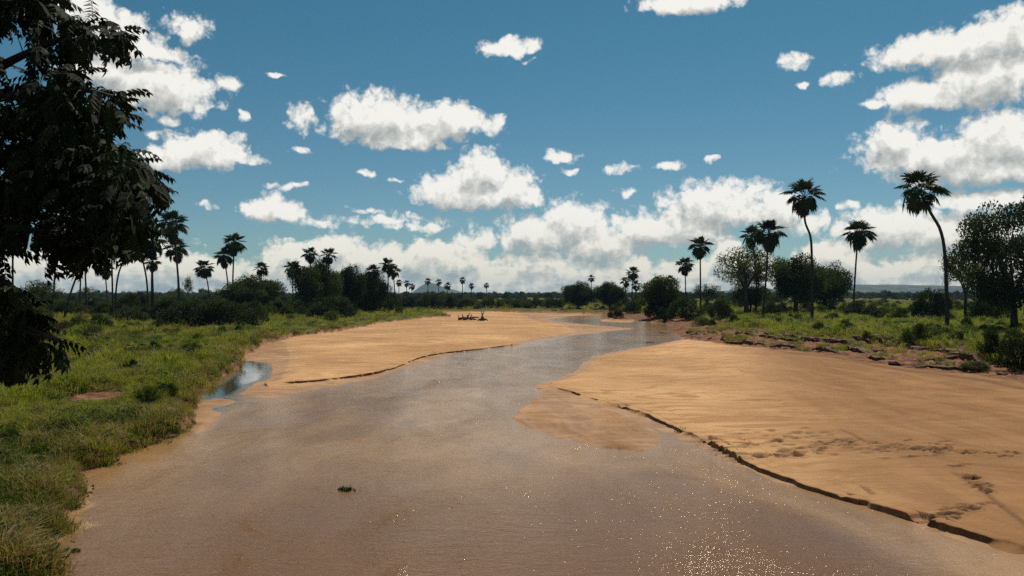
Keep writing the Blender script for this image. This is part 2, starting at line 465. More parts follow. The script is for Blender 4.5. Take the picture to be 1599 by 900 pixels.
def terrain(x, y):
    """height and surface cover at world points"""
    x = np.asarray(x, float); y = np.asarray(y, float)
    dist = np.hypot(x, y)
    u = x / np.maximum(y, 4.0)
    so = -sdf(BASIN, x, y)                                        # metres outside the river bed
    so0 = so.copy()
    amp = 0.18 + 0.006 * np.minimum(dist, 200)
    so = so + fbm(x / 1.6, y / 1.6, 3, 4, 0.55) * amp * 1.6
    right = ss(0.085, 0.13, u) * (y > 20)
    farb = ss(150, 190, y) * (1 - right)
    n1 = fbm(x / 2.3, y / 2.3, 21, 4, 0.6); n2 = fbm(x / 0.7, y / 0.7, 22, 3, 0.6)
    # left bank: cut edge with grassy overhang, then a gentle rise
    cut = 0.45 + 0.25 * fbm(x / 3.1, y / 3.1, 5, 2)
    pL = cut * ss(-0.05, 0.42, so) + 0.40 * ss(0.3, 3.2, so) + 0.30 * ss(2, 14, so) + 0.2 * ss(12, 60, so)
    # far bank: low scarp
    pF = 0.55 * ss(0, 1.2, so) + 0.4 * ss(0.8, 5, so) + 0.3 * ss(4, 30, so)
    # right bank: crumbling terraces of red earth
    t = so + n1 * 2.1 + n2 * 0.5
    pR = 0.12 * ss(0, 1, so) + 0.16 * ss(1.0, 1.35, t) + 0.18 * ss(3.0, 3.4, t) + 0.22 * ss(5.0, 5.5, t) + 0.42 * ss(7.6, 8.3, t + 0.4 * n2) + 0.2 * ss(8, 40, so)
    pR = pR + 0.15 * n2 * ss(0.5, 2, so) * (1 - ss(8, 11, so))
    bank = pL * (1 - right) * (1 - farb) + pF * farb + pR * right
    bank = bank + 0.16 * fbm(x / 14, y / 14, 31, 3) * ss(4, 20, so) + 0.05 * n1 * ss(0.8, 4, so) * (1 - right)
    bank = bank + 0.6 * fbm(x / 160, y / 160, 33, 2) * ss(60, 240, so)
    # river bed and bars
    bed = -0.32 + 0.05 * n1 - 0.40 * ss(34, 14, y)
    def bar(poly, hi, toe, grow):
        s = sdf(poly, x, y) + 0.22 * fbm(x / 1.8, y / 1.8, 41, 3) * np.minimum(dist / 40, 2.5)
        return -0.85 + 0.53 * ss(-3 * toe, -0.8 * toe, s) + 0.32 * ss(-toe, 0, s) + hi * ss(0, grow, s), s
    bl, sl = bar(LBAR, 0.06, 2.2, 2.0)
    br, sr = bar(RBAR, 0.05, 1.2, 1.2)
    s1 = sdf(LLEDGE, x, y) - 0.30
    s2 = sdf(RLEDGE, x, y) - 0.22
    w1 = np.where(pdist(LLEDGE[0:10], x, y) < 1.2, 0.12, 1.6)
    w2 = np.where(pdist(RLEDGE[7:26], x, y) < 1.2, 0.09, 1.6)
    bl = bl + 0.15 * np.clip(0.8 + 0.6 * fbm(x / 6.0, y / 6.0, 54, 2), 0.55, 1.2) * ss(0, 1, s1 / w1) + 0.10 * ss(0.5, 9, s1)
    br = br + 0.17 * np.clip(0.85 + 0.55 * fbm(x / 4.0, y / 4.0, 53, 2), 0.65, 1.25) * ss(0, 1, s2 / w2) + 0.05 * ss(0.5, 8, s2)
    sp, s3 = bar(SPIT, 0.022, 2.0, 0.6)
    chan = fbm((0.98 * x + 0.21 * y) / 0.8 + 0.6 * n1, (0.98 * y - 0.21 * x) / 4.5, 61, 4, 0.6)
    sp = np.where(s3 > 0, sp + 0.026 + 0.085 * chan, sp)
    sb, s4 = bar(SPIT_B, 0.05, 0.5, 0.5)
    sc_, s5 = bar(SPIT_C, 0.04, 0.5, 0.5)
    sf, s6 = bar(FARBAR, 0.08, 2.0, 2.0)
    inner = np.maximum.reduce([bed, bl, br, sp, sb, sc_, sf])
    # low swells and current marks on the sand
    ripple = 0.018 * fbm(x / 1.1 + y / 4, y / 3.2, 71, 4, 0.55) + 0.03 * fbm(x / 7, y / 5, 72, 3)
    inner = inner + ripple * ss(0.05, 0.2, inner)
    h = np.where(so > -0.25, np.maximum(inner, inner * (1 - ss(-0.1, 1.0, so)) + bank + np.where(right > 0.5, 0.12, 0.0) * ss(0, 1, so)), inner)
    dug = np.zeros_like(h)
    near = (y < 45) & (x > 4)
    if near.any():
        xi, yi = x[near], y[near]; hh = np.zeros_like(xi); dd = np.zeros_like(xi)
        for (X, Y, r, dep) in PRINTS:
            q = ((xi - X) / (r * 1.25)) ** 2 + ((yi - Y) / (r * 0.8)) ** 2
            k = q < 9
            if k.any():
                e = np.exp(-q[k])
                rim = np.exp(-(np.sqrt(q[k]) - 1.5) ** 2 / 0.15)
                hh[k] += -dep * e + dep * 0.35 * rim
                dd[k] = np.maximum(dd[k], e)
        for line in CREASE:
            for a, b in zip(line[:-1], line[1:]):
                ex, ey = b[0] - a[0], b[1] - a[1]
                tt = np.clip(((xi - a[0]) * ex + (yi - a[1]) * ey) / (ex * ex + ey * ey), 0, 1)
                q = np.hypot(xi - a[0] - ex * tt, yi - a[1] - ey * tt)
                hh += -0.035 * np.exp(-(q / 0.07) ** 2)
                dd = np.maximum(dd, 0.7 * np.exp(-(q / 0.09) ** 2))
        h[near] += hh; dug[near] = dd
    q = pdist(RILL, x, y) + 0.25 * n2
    rill = np.exp(-(q / 0.45) ** 2) * (y > 25)
    h = h - 0.07 * rill; dug = np.maximum(dug, 0.75 * rill)
    edge = fbm(x / 0.9, y / 0.9, 81, 3, 0.6)
    gL = ss(0.25, 0.7, so + 0.35 * edge)
    gR = ss(7.6, 8.6, t + 1.2 * edge)
    gF = ss(0.9, 2.2, so + 0.6 * edge)
    grass = gL * (1 - right) * (1 - farb) + gF * farb + gR * right
    bx_, by_ = ground(152, 606, 1.2)
    bare = 1 - ss(0.55, 1.1, np.hypot((x - bx_) / 1.4, (y - by_) / 2.6) + 0.25 * edge)
    grass = grass * (1 - bare)
    bankm = ss(-0.25, 0.12, so)
    return dict(h=h, so=so, so0=so0, right=right, farb=farb, grass=grass, bank=bankm, dug=dug,
                ledge=np.maximum(ss(0, 0.4, s1), ss(0, 0.4, s2)), sl=sl, sr=sr, sp=s3)
def ground_z(x, y):
    return float(terrain(np.array([x]), np.array([y]))['h'][0])
def stand(px, py):
    """where something whose foot shows at this photo pixel stands on the terrain"""
    z = 1.3
    for _ in range(6):
        X, Y = ground(px, py, z)
        Y = min(Y, 2500.0); X = (px - 799.5) / PF * Y
        z = 0.5 * z + 0.5 * ground_z(X, Y)
    return X, Y, ground_z(X, Y)
def at_depth(px, Y):
    X = (px - 799.5) / PF * Y
    return X, Y, ground_z(X, Y)

# ------------------------------------------------------------------ ground sheet
offs = np.concatenate([np.array([1600, 1300, 1100, 960, 860, 780, 710, 650, 600, 560, 530, 505, 485, 468]), np.arange(455, 3.0, -1.08)])
rows = CAM_H * PF / offs
rows = np.concatenate([rows, np.geomspace(rows[-1] * 1.06, 6000.0, 22)])
us = np.concatenate([np.linspace(-1.7, -0.70, 40, endpoint=False), np.linspace(-0.70, 0.70, 860), np.linspace(0.70, 1.7, 41)[1:]])
GX = (us[None, :] * rows[:, None]); GY = np.repeat(rows[:, None], len(us), 1)
nr, nc = GX.shape
T0 = terrain(GX.ravel(), GY.ravel())
GZ = T0['h']
full = np.stack([GX.ravel(), GY.ravel(), GZ], 1)
idx = np.arange(nr * nc).reshape(nr, nc)
quads = np.stack([idx[:-1, :-1], idx[:-1, 1:], idx[1:, 1:], idx[1:, :-1]], -1).reshape(-1, 4)
# vertex normals of the whole sheet, kept when the sheet is cut into its pieces
e1 = full[quads[:, 2]] - full[quads[:, 0]]; e2 = full[quads[:, 3]] - full[quads[:, 1]]
fn = np.cross(e1, e2); fn /= np.linalg.norm(fn, axis=1, keepdims=True) + 1e-12
VN = np.zeros_like(full)
for k in range(4):
    np.add.at(VN, quads[:, k], fn)
VN /= np.linalg.norm(VN, axis=1, keepdims=True) + 1e-12

def ground_material():
    m, T = mat("bank_and_sand")
    geo = T.n('ShaderNodeNewGeometry')
    P = geo.outputs['Position']
    grass, bank, dug, ledge, hgt = (T.attr(k) for k in ('grass', 'bank', 'dug', 'ledge', 'height'))
    big = T.noise(P, 0.09, 4, 0.55)
    fine = T.noise(P, 9.0, 4, 0.6)
    flow = T.noise(T.v('MULTIPLY', P, (0.17, 0.44, 1.0)), 1.0, 6, 0.62, 2.4)      # streaks left by the falling river
    flow2 = T.noise(T.v('MULTIPLY', P, (0.5, 0.13, 1.0)), 1.0, 5, 0.6, 1.0)
    dry = T.mix(T.ramp(flow, 0.36, 0.64), (0.38, 0.200, 0.088), (0.80, 0.495, 0.245))
    damp_dark = T.mix(T.ramp(flow2, 0.35, 0.65), (0.185, 0.088, 0.036), (0.270, 0.136, 0.058))
    px_, py_, pz_ = T.sep(P)
    # sand colour turns darker towards the bar's right-hand side
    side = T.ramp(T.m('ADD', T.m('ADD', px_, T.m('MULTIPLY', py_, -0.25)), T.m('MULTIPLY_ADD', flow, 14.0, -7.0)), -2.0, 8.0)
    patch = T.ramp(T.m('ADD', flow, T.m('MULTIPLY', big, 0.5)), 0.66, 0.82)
    wet_dark = T.m('MAXIMUM', T.m('MULTIPLY', side, 0.88), T.m('MULTIPLY', patch, 0.5))
    low = T.ramp(T.m('ADD', hgt, T.m('MULTIPLY_ADD', fine, 0.05, -0.025)), 0.13, 0.015)
    wet_dark = T.m('MAXIMUM', wet_dark, T.m('MULTIPLY', low, 0.75))
    wet_dark = T.m('MAXIMUM', wet_dark, T.m('MULTIPLY', T.m('SUBTRACT', 1.0, ledge), T.ramp(big, 0.3, 0.6, 0.45, 0.8)))
    sand = T.mix(wet_dark, dry, damp_dark)
    # drainage lines and drifted darker grains
    r1 = T.m('ABSOLUTE', T.m('SUBTRACT', T.noise(T.v('MULTIPLY', P, (0.10, 0.55, 1.0)), 1.0, 5, 0.6, 2.2), 0.5))
    r2 = T.m('ABSOLUTE', T.m('SUBTRACT', T.noise(T.v('MULTIPLY', P, (0.30, 1.5, 1.0)), 1.0, 4, 0.6, 1.2), 0.5))
    lines = T.m('MAXIMUM', T.ramp(r1, 0.035, 0.0, 0.0, 0.42), T.ramp(r2, 0.030, 0.0, 0.0, 0.30))
    sand = T.mix(T.m('MULTIPLY', lines, T.ramp(big, 0.35, 0.6)), sand, (0.16, 0.085, 0.042))
    sand = T.mix(T.ramp(T.noise(T.v('MULTIPLY', P, (0.22, 0.5, 1.0)), 1.0, 6, 0.7, 0.8), 0.54, 0.70, 0.0, 0.45), sand, (0.23, 0.125, 0.062))
    sand = T.mix(T.ramp(T.noise(P, 22.0, 2, 0.5), 0.66, 0.72, 0.0, 0.35), sand, (0.10, 0.06, 0.035))
    sand = T.mix(T.m('MULTIPLY', dug, 0.92), sand, (0.11, 0.055, 0.03))
    sand = T.mix(T.ramp(fine, 0.35, 0.75, 0.0, 0.22), sand, (0.30, 0.17, 0.09))
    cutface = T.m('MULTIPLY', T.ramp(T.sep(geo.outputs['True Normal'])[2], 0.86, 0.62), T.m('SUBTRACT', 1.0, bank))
    sand = T.mix(T.m('MULTIPLY', cutface, T.ramp(T.noise(P, 2.5, 4, 0.6), 0.3, 0.7, 0.45, 0.95)), sand, (0.10, 0.053, 0.028))      # shade of the steep unlit face, painted into the sand colour
    # bare earth
    e = T.noise(P, 1.3, 6, 0.65)
    earth = T.mix(T.ramp(e, 0.35, 0.65), (0.075, 0.034, 0.020), (0.25, 0.125, 0.068))
    # soil and thatch under the grass
    g1 = T.noise(P, 0.35, 5, 0.6)
    turf = T.mix(T.ramp(g1, 0.38, 0.62), (0.052, 0.060, 0.016), (0.115, 0.105, 0.030))
    turf = T.mix(T.ramp(T.noise(P, 0.8, 5, 0.7), 0.56, 0.72, 0.0, 0.55), turf, (0.17, 0.105, 0.055))
    col = T.mix(bank, sand, earth)
    col = T.mix(grass, col, turf)
    bs = T.n('ShaderNodeBsdfPrincipled')
    T.put(bs.inputs['Base Color'], col)
    rough = T.m('SUBTRACT', 0.95, T.m('MULTIPLY', T.m('MULTIPLY', low, T.m('SUBTRACT', 1.0, bank)), 0.22))
    T.put(bs.inputs['Roughness'], rough)
    T.put(bs.inputs['Specular IOR Level'], T.m('MULTIPLY_ADD', low, 0.15, 0.05))
    bmp = T.n('ShaderNodeBump')
    bmp.inputs['Distance'].default_value = 0.05
    T.put(bmp.inputs['Strength'], T.m('MULTIPLY_ADD', bank, 0.5, 0.5))
    T.put(bmp.inputs['Height'], T.m('ADD', T.m('ADD', T.noise(P, 3.0, 7, 0.68), T.m('MULTIPLY', T.noise(T.v('MULTIPLY', P, (1.2, 5.0, 1.0)), 1.0, 3, 0.6, 0.6), 0.8)), T.m('MULTIPLY', T.m('MULTIPLY', e, bank), 2.0)))
    T.put(bs.inputs['Normal'], bmp.outputs[0])
    o = T.n('ShaderNodeOutputMaterial'); T.put(o.inputs[0], bs.outputs[0])
    return m
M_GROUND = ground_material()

def cut_sheet(name, mask):
    q = quads[mask]
    used = np.unique(q); remap = np.full(len(full), -1, np.int64); remap[used] = np.arange(len(used))
    me = new_mesh(name, full[used], remap[q])
    set_attr(me, 'grass', T0['grass'][used]); set_attr(me, 'bank', T0['bank'][used]); set_attr(me, 'dug', T0['dug'][used])
    set_attr(me, 'ledge', T0['ledge'][used]); set_attr(me, 'height', GZ[used])
    me.normals_split_custom_set_from_vertices(VN[used].tolist())
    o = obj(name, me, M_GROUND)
    o['kind'] = 'structure'
    return o
qc = quads[:, 0]
f_bank = T0['bank'][qc] > 0.5
f_wet = (GZ[qc] < -0.04) & ~f_bank
f_left = ~f_bank & ~f_wet & (T0['sl'][qc] > -3) & (T0['sr'][qc] < -3)
f_spit = ~f_bank & ~f_wet & ~f_left & (T0['sp'][qc] > -0.6) & (T0['ledge'][qc] < 0.05) & (T0['sr'][qc] < 0.3)
f_right = ~f_bank & ~f_wet & ~f_left & ~f_spit & (T0['sr'][qc] > -3)
f_bed = ~f_bank & ~f_left & ~f_spit & ~f_right
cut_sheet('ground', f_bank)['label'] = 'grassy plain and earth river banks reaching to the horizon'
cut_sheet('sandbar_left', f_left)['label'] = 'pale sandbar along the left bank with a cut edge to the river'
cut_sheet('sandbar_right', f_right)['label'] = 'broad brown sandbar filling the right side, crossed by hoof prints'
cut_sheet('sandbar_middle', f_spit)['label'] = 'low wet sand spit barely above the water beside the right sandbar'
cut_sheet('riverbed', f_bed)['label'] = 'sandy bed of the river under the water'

# the cut edges of the sandbars: a crust that overhangs a little, broken into small bites
def cut_edge(parent, pts, z, seed, width):
    P = [np.array((*p, 0.0)) for p in pts]
    dense = []
    for a, b in zip(P[:-1], P[1:]):
        n = max(2, int(np.linalg.norm(b - a) / 0.07))
        dense += [a + (b - a) * i / n for i in range(n)]
    dense = np.array(dense + [P[-1]])
    k = 25                                             # round the corners of the surveyed line
    pad = np.concatenate([np.repeat(dense[:1], k, 0), dense, np.repeat(dense[-1:], k, 0)])
    cs = np.cumsum(pad, 0); dense = (cs[2 * k:] - cs[:-2 * k]) / (2 * k)
    t = np.gradient(dense, axis=0); t /= np.linalg.norm(t, axis=1, keepdims=True) + 1e-9
    nrm = np.stack([-t[:, 1], t[:, 0], t[:, 2]], 1)     # towards the sand (line runs with the sand on its left)
    s = np.arange(len(dense)) * 0.07
    z0 = np.zeros_like(s)
    wob = 0.10 * fbm(s / 0.9, z0 + seed, 5, 4, 0.6) + 0.10 * fbm(s / 3.5, z0 + seed + 9, 6, 2)
    bite = np.clip(fbm(s / 0.5, z0 + seed + 3, 7, 3) - 0.25, 0, 1) * 0.22
    off = wob + bite
    fade = np.minimum(ss(0, 1.2, s), ss(0, 1.2, s[-1] - s))
    inner = dense + nrm * (off + width)[:, None]
    top = terrain(inner[:, 0], inner[:, 1])['h']
    lip = dense + nrm * off[:, None]
    foot = terrain((dense - nrm * 0.25)[:, 0], (dense - nrm * 0.25)[:, 1])['h']
    hgt = np.maximum(top - foot, 0.02)
    drop = bite * 0.25
    slump = 0.40 * np.clip(fbm(s / 1.1, z0 + seed + 5, 8, 3) - 0.08, 0, 1) + 0.5 * (1 - np.minimum(ss(0, 2.5, s), ss(0, 2.5, s[-1] - s)))
    rows_ = [(off + width, top - 0.004), (off + width * 0.55, top + 0.004), (off + 0.03, top + 0.002 - drop * 0.4), (off, top - 0.015 - drop),
             (off + 0.035 - 0.5 * slump, top - 0.35 * hgt - drop * 0.5), (off + 0.02 - slump, top - 0.75 * hgt), (off - 0.05 - 1.5 * slump, foot - 0.03)]
    V = np.concatenate([np.concatenate([(dense + nrm * o[:, None])[:, :2], hh[:, None]], 1) for o, hh in rows_])
    n = len(s); idx = np.arange(len(rows_) * n).reshape(len(rows_), n)
    q = np.stack([idx[:-1, :-1], idx[1:, :-1], idx[1:, 1:], idx[:-1, 1:]], -1).reshape(-1, 4)
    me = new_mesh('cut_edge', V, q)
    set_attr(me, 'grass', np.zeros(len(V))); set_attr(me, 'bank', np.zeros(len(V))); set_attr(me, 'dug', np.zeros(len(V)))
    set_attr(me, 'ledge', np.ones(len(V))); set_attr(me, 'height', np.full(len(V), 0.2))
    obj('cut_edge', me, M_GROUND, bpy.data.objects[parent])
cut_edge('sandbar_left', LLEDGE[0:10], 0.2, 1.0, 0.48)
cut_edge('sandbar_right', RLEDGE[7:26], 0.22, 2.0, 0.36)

# ------------------------------------------------------------------ water
def water_material():
    m, T = mat("muddy_water")
    geo = T.n('ShaderNodeNewGeometry'); P = geo.outputs['Position']
    depth = T.attr('depth'); calm = T.attr('calm')
    big = T.noise(T.v('MULTIPLY', P, (0.12, 0.05, 1.0)), 1.0, 4, 0.55, 0.8)
    mud = T.mix(T.ramp(T.m('ADD', T.m('MULTIPLY', big, 0.6), T.m('MULTIPLY', T.noise(T.v('MULTIPLY', P, (0.45, 0.22, 1.0)), 1.0, 5, 0.65, 0.9), 0.4)), 0.36, 0.64), (0.230, 0.122, 0.048), (0.400, 0.230, 0.104))
    mud = T.mix(T.ramp(depth, 0.34, 0.75, 0.0, 0.9), mud, (0.150, 0.070, 0.024))
    shoal = T.ramp(T.m('ADD', depth, T.m('MULTIPLY_ADD', big, 0.16, -0.08)), 0.30, 0.0)
    col = T.mix(T.m('MULTIPLY', shoal, 0.75), mud, (0.33, 0.20, 0.105))
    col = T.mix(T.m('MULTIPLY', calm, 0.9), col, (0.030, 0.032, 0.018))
    bs = T.n('ShaderNodeBsdfPrincipled')
    T.put(bs.inputs['Base Color'], col)
    T.put(bs.inputs['Roughness'], T.m('MULTIPLY_ADD', calm, -0.055, 0.08))
    bs.inputs['IOR'].default_value = 1.33
    # ripples run across the current
    r1 = T.noise(T.v('MULTIPLY', P, (0.75, 1.7, 1.0)), 2.2, 4, 0.62, 0.5)
    r2 = T.noise(T.v('MULTIPLY', P, (0.8, 1.4, 1.0)), 9.0, 3, 0.6, 0.3)
    lump = T.noise(T.v('MULTIPLY', P, (0.30, 0.20, 1.0)), 1.0, 4, 0.6, 0.8)
    amp = T.m('MULTIPLY', T.m('ADD', T.ramp(lump, 0.25, 0.70, 0.35, 0.72), T.ramp(lump, 0.59, 0.72, 0.0, 0.75)), T.m('MULTIPLY_ADD', calm, -0.96, 1.0))
    hgt = T.m('MULTIPLY', T.m('ADD', T.m('MULTIPLY', r1, 1.0), T.m('MULTIPLY', r2, 0.65)), amp)
    bmp = T.n('ShaderNodeBump')
    bmp.inputs['Strength'].default_value = 1.0
    bmp.inputs['Distance'].default_value = 0.047
    T.put(bmp.inputs['Height'], hgt)
    T.put(bs.inputs['Normal'], bmp.outputs[0])
    o = T.n('ShaderNodeOutputMaterial'); T.put(o.inputs[0], bs.outputs[0])
    return m
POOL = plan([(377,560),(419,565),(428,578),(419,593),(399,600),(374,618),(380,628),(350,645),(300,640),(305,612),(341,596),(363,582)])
fw = (GZ[quads].min(1) < 0.03) & (T0['so0'][qc] < 1.5)
q = quads[fw]
used = np.unique(q); remap = np.full(len(full), -1, np.int64); remap[used] = np.arange(len(used))
wv = full[used].copy(); depth = -GZ[used]; wv[:, 2] = 0.0
wme = new_mesh('river', wv, remap[q])
set_attr(wme, 'depth', np.clip(depth, 0, 1))
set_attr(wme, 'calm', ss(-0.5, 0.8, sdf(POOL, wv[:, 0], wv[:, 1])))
river = obj('river', wme, water_material())
river['kind'] = 'structure'
river['label'] = 'shallow muddy brown river with small ripples'

# ------------------------------------------------------------------ plant materials
def leaf_material(name, dark, light, trans=0.25, rough=0.75, vary=0.35):
    m, T = mat(name)
    oi = T.n('ShaderNodeObjectInfo')
    geo = T.n('ShaderNodeNewGeometry')
    tc = T.n('ShaderNodeTexCoord')
    n = T.noise(tc.outputs['Object'], 3.0, 3, 0.6)
    f = T.m('ADD', T.m('MULTIPLY', n, 1.0 - vary), T.m('MULTIPLY', oi.outputs['Random'], vary))
    col = T.mix(T.ramp(f, 0.25, 0.75), dark, light)
    bs = T.n('ShaderNodeBsdfPrincipled')
    T.put(bs.inputs['Base Color'], col)
    bs.inputs['Roughness'].default_value = rough
    bs.inputs['Specular IOR Level'].default_value = 0.12
    tr = T.n('ShaderNodeBsdfTranslucent')
    T.put(tr.inputs['Color'], T.mix(1.0, col, (1.1, 1.25, 0.45), 'MULTIPLY'))
    ms = T.n('ShaderNodeMixShader')
    ms.inputs[0].default_value = trans
    T.put(ms.inputs[1], bs.outputs[0]); T.put(ms.inputs[2], tr.outputs[0])
    o = T.n('ShaderNodeOutputMaterial'); T.put(o.inputs[0], ms.outputs[0])
    return m
def bark_material(name, a, b, stretch=(6, 6, 1.2)):
    m, T = mat(name)
    tc = T.n('ShaderNodeTexCoord')
    n = T.noise(T.v('MULTIPLY', tc.outputs['Object'], stretch), 1.6, 6, 0.65)
    bs = T.n('ShaderNodeBsdfPrincipled')
    T.put(bs.inputs['Base Color'], T.mix(T.ramp(n, 0.3, 0.7), a, b))
    bs.inputs['Roughness'].default_value = 0.9
    bmp = T.n('ShaderNodeBump'); bmp.inputs['Strength'].default_value = 0.7; bmp.inputs['Distance'].default_value = 0.04
    T.put(bmp.inputs['Height'], n); T.put(bs.inputs['Normal'], bmp.outputs[0])
    o = T.n('ShaderNodeOutputMaterial'); T.put(o.inputs[0], bs.outputs[0])
    return m
M_LEAF_DARK = leaf_material("dark_evergreen_leaf", (0.013, 0.021, 0.006), (0.056, 0.070, 0.018), 0.33)
M_LEAF_MID = leaf_material("savanna_leaf", (0.032, 0.045, 0.010), (0.095, 0.108, 0.026), 0.35)
M_LEAF_PALE = leaf_material("acacia_leaf", (0.060, 0.074, 0.020), (0.140, 0.150, 0.045), 0.35)
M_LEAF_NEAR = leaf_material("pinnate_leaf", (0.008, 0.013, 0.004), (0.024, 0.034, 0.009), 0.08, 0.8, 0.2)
M_PALM = leaf_material("palm_frond_green", (0.018, 0.025, 0.006), (0.055, 0.062, 0.016), 0.18, 0.85)
M_PALM_DEAD = leaf_material("palm_frond_dry", (0.035, 0.026, 0.014), (0.09, 0.066, 0.036), 0.1)
M_GRASS = leaf_material("green_grass_blade", (0.110, 0.140, 0.016), (0.29, 0.275, 0.042), 0.48, 0.6, 0.7)
M_GRASS_DEEP = leaf_material("deep_green_grass_blade", (0.045, 0.080, 0.010), (0.12, 0.155, 0.022), 0.42, 0.6, 0.7)
M_STRAW = leaf_material("dry_grass_blade", (0.20, 0.135, 0.055), (0.36, 0.26, 0.12), 0.3, 0.7, 0.7)
M_HERB = leaf_material("broad_herb_leaf", (0.024, 0.046, 0.008), (0.070, 0.098, 0.018), 0.28, 0.85, 0.5)
M_BARK = bark_material("grey_brown_bark", (0.018, 0.014, 0.010), (0.070, 0.054, 0.038))
M_PALMBARK = bark_material("palm_trunk_bark", (0.014, 0.011, 0.008), (0.045, 0.036, 0.028), (1.5, 1.5, 6))
M_DRIFT = bark_material("dark_driftwood", (0.022, 0.016, 0.012), (0.085, 0.06, 0.045))

# ------------------------------------------------------------------ leaf clouds
def leaf_quads(pos, size, rs, up_bias=0.25, aspect=0.55):
    """one pointed leaf (a rhombus bent along its midrib) at each position"""
    n = len(pos)
    a = rs.normal(size=(n, 3)); a[:, 2] *= 0.6; a /= np.linalg.norm(a, axis=1, keepdims=True)
    nrm = rs.normal(size=(n, 3)); nrm[:, 2] += up_bias * 3; b = np.cross(nrm, a); b /= np.linalg.norm(b, axis=1, keepdims=True) + 1e-9
    s = (size * rs.uniform(0.6, 1.35, n))[:, None]
    V = np.stack([pos - a * s * 0.5, pos + b * s * aspect * 0.5, pos + a * s * 0.5, pos - b * s * aspect * 0.5], 1).reshape(-1, 3)
    return V, np.arange(n * 4).reshape(n, 4)

def crown_points(rs, clumps, per, squash=0.8, shell=0.45):
    out = []
    for (c, r) in clumps:
        k = max(8, int(per * (r / 0.25) ** 2))
        d = rs.normal(size=(k, 3)); d /= np.linalg.norm(d, axis=1, keepdims=True)
        rad = r * (shell + (1 - shell) * rs.random(k) ** 0.5) * rs.uniform(0.75, 1.25, k)
        p = np.array(c) + d * rad[:, None] * np.array([1, 1, squash])
        out.append(p)
    return np.concatenate(out)

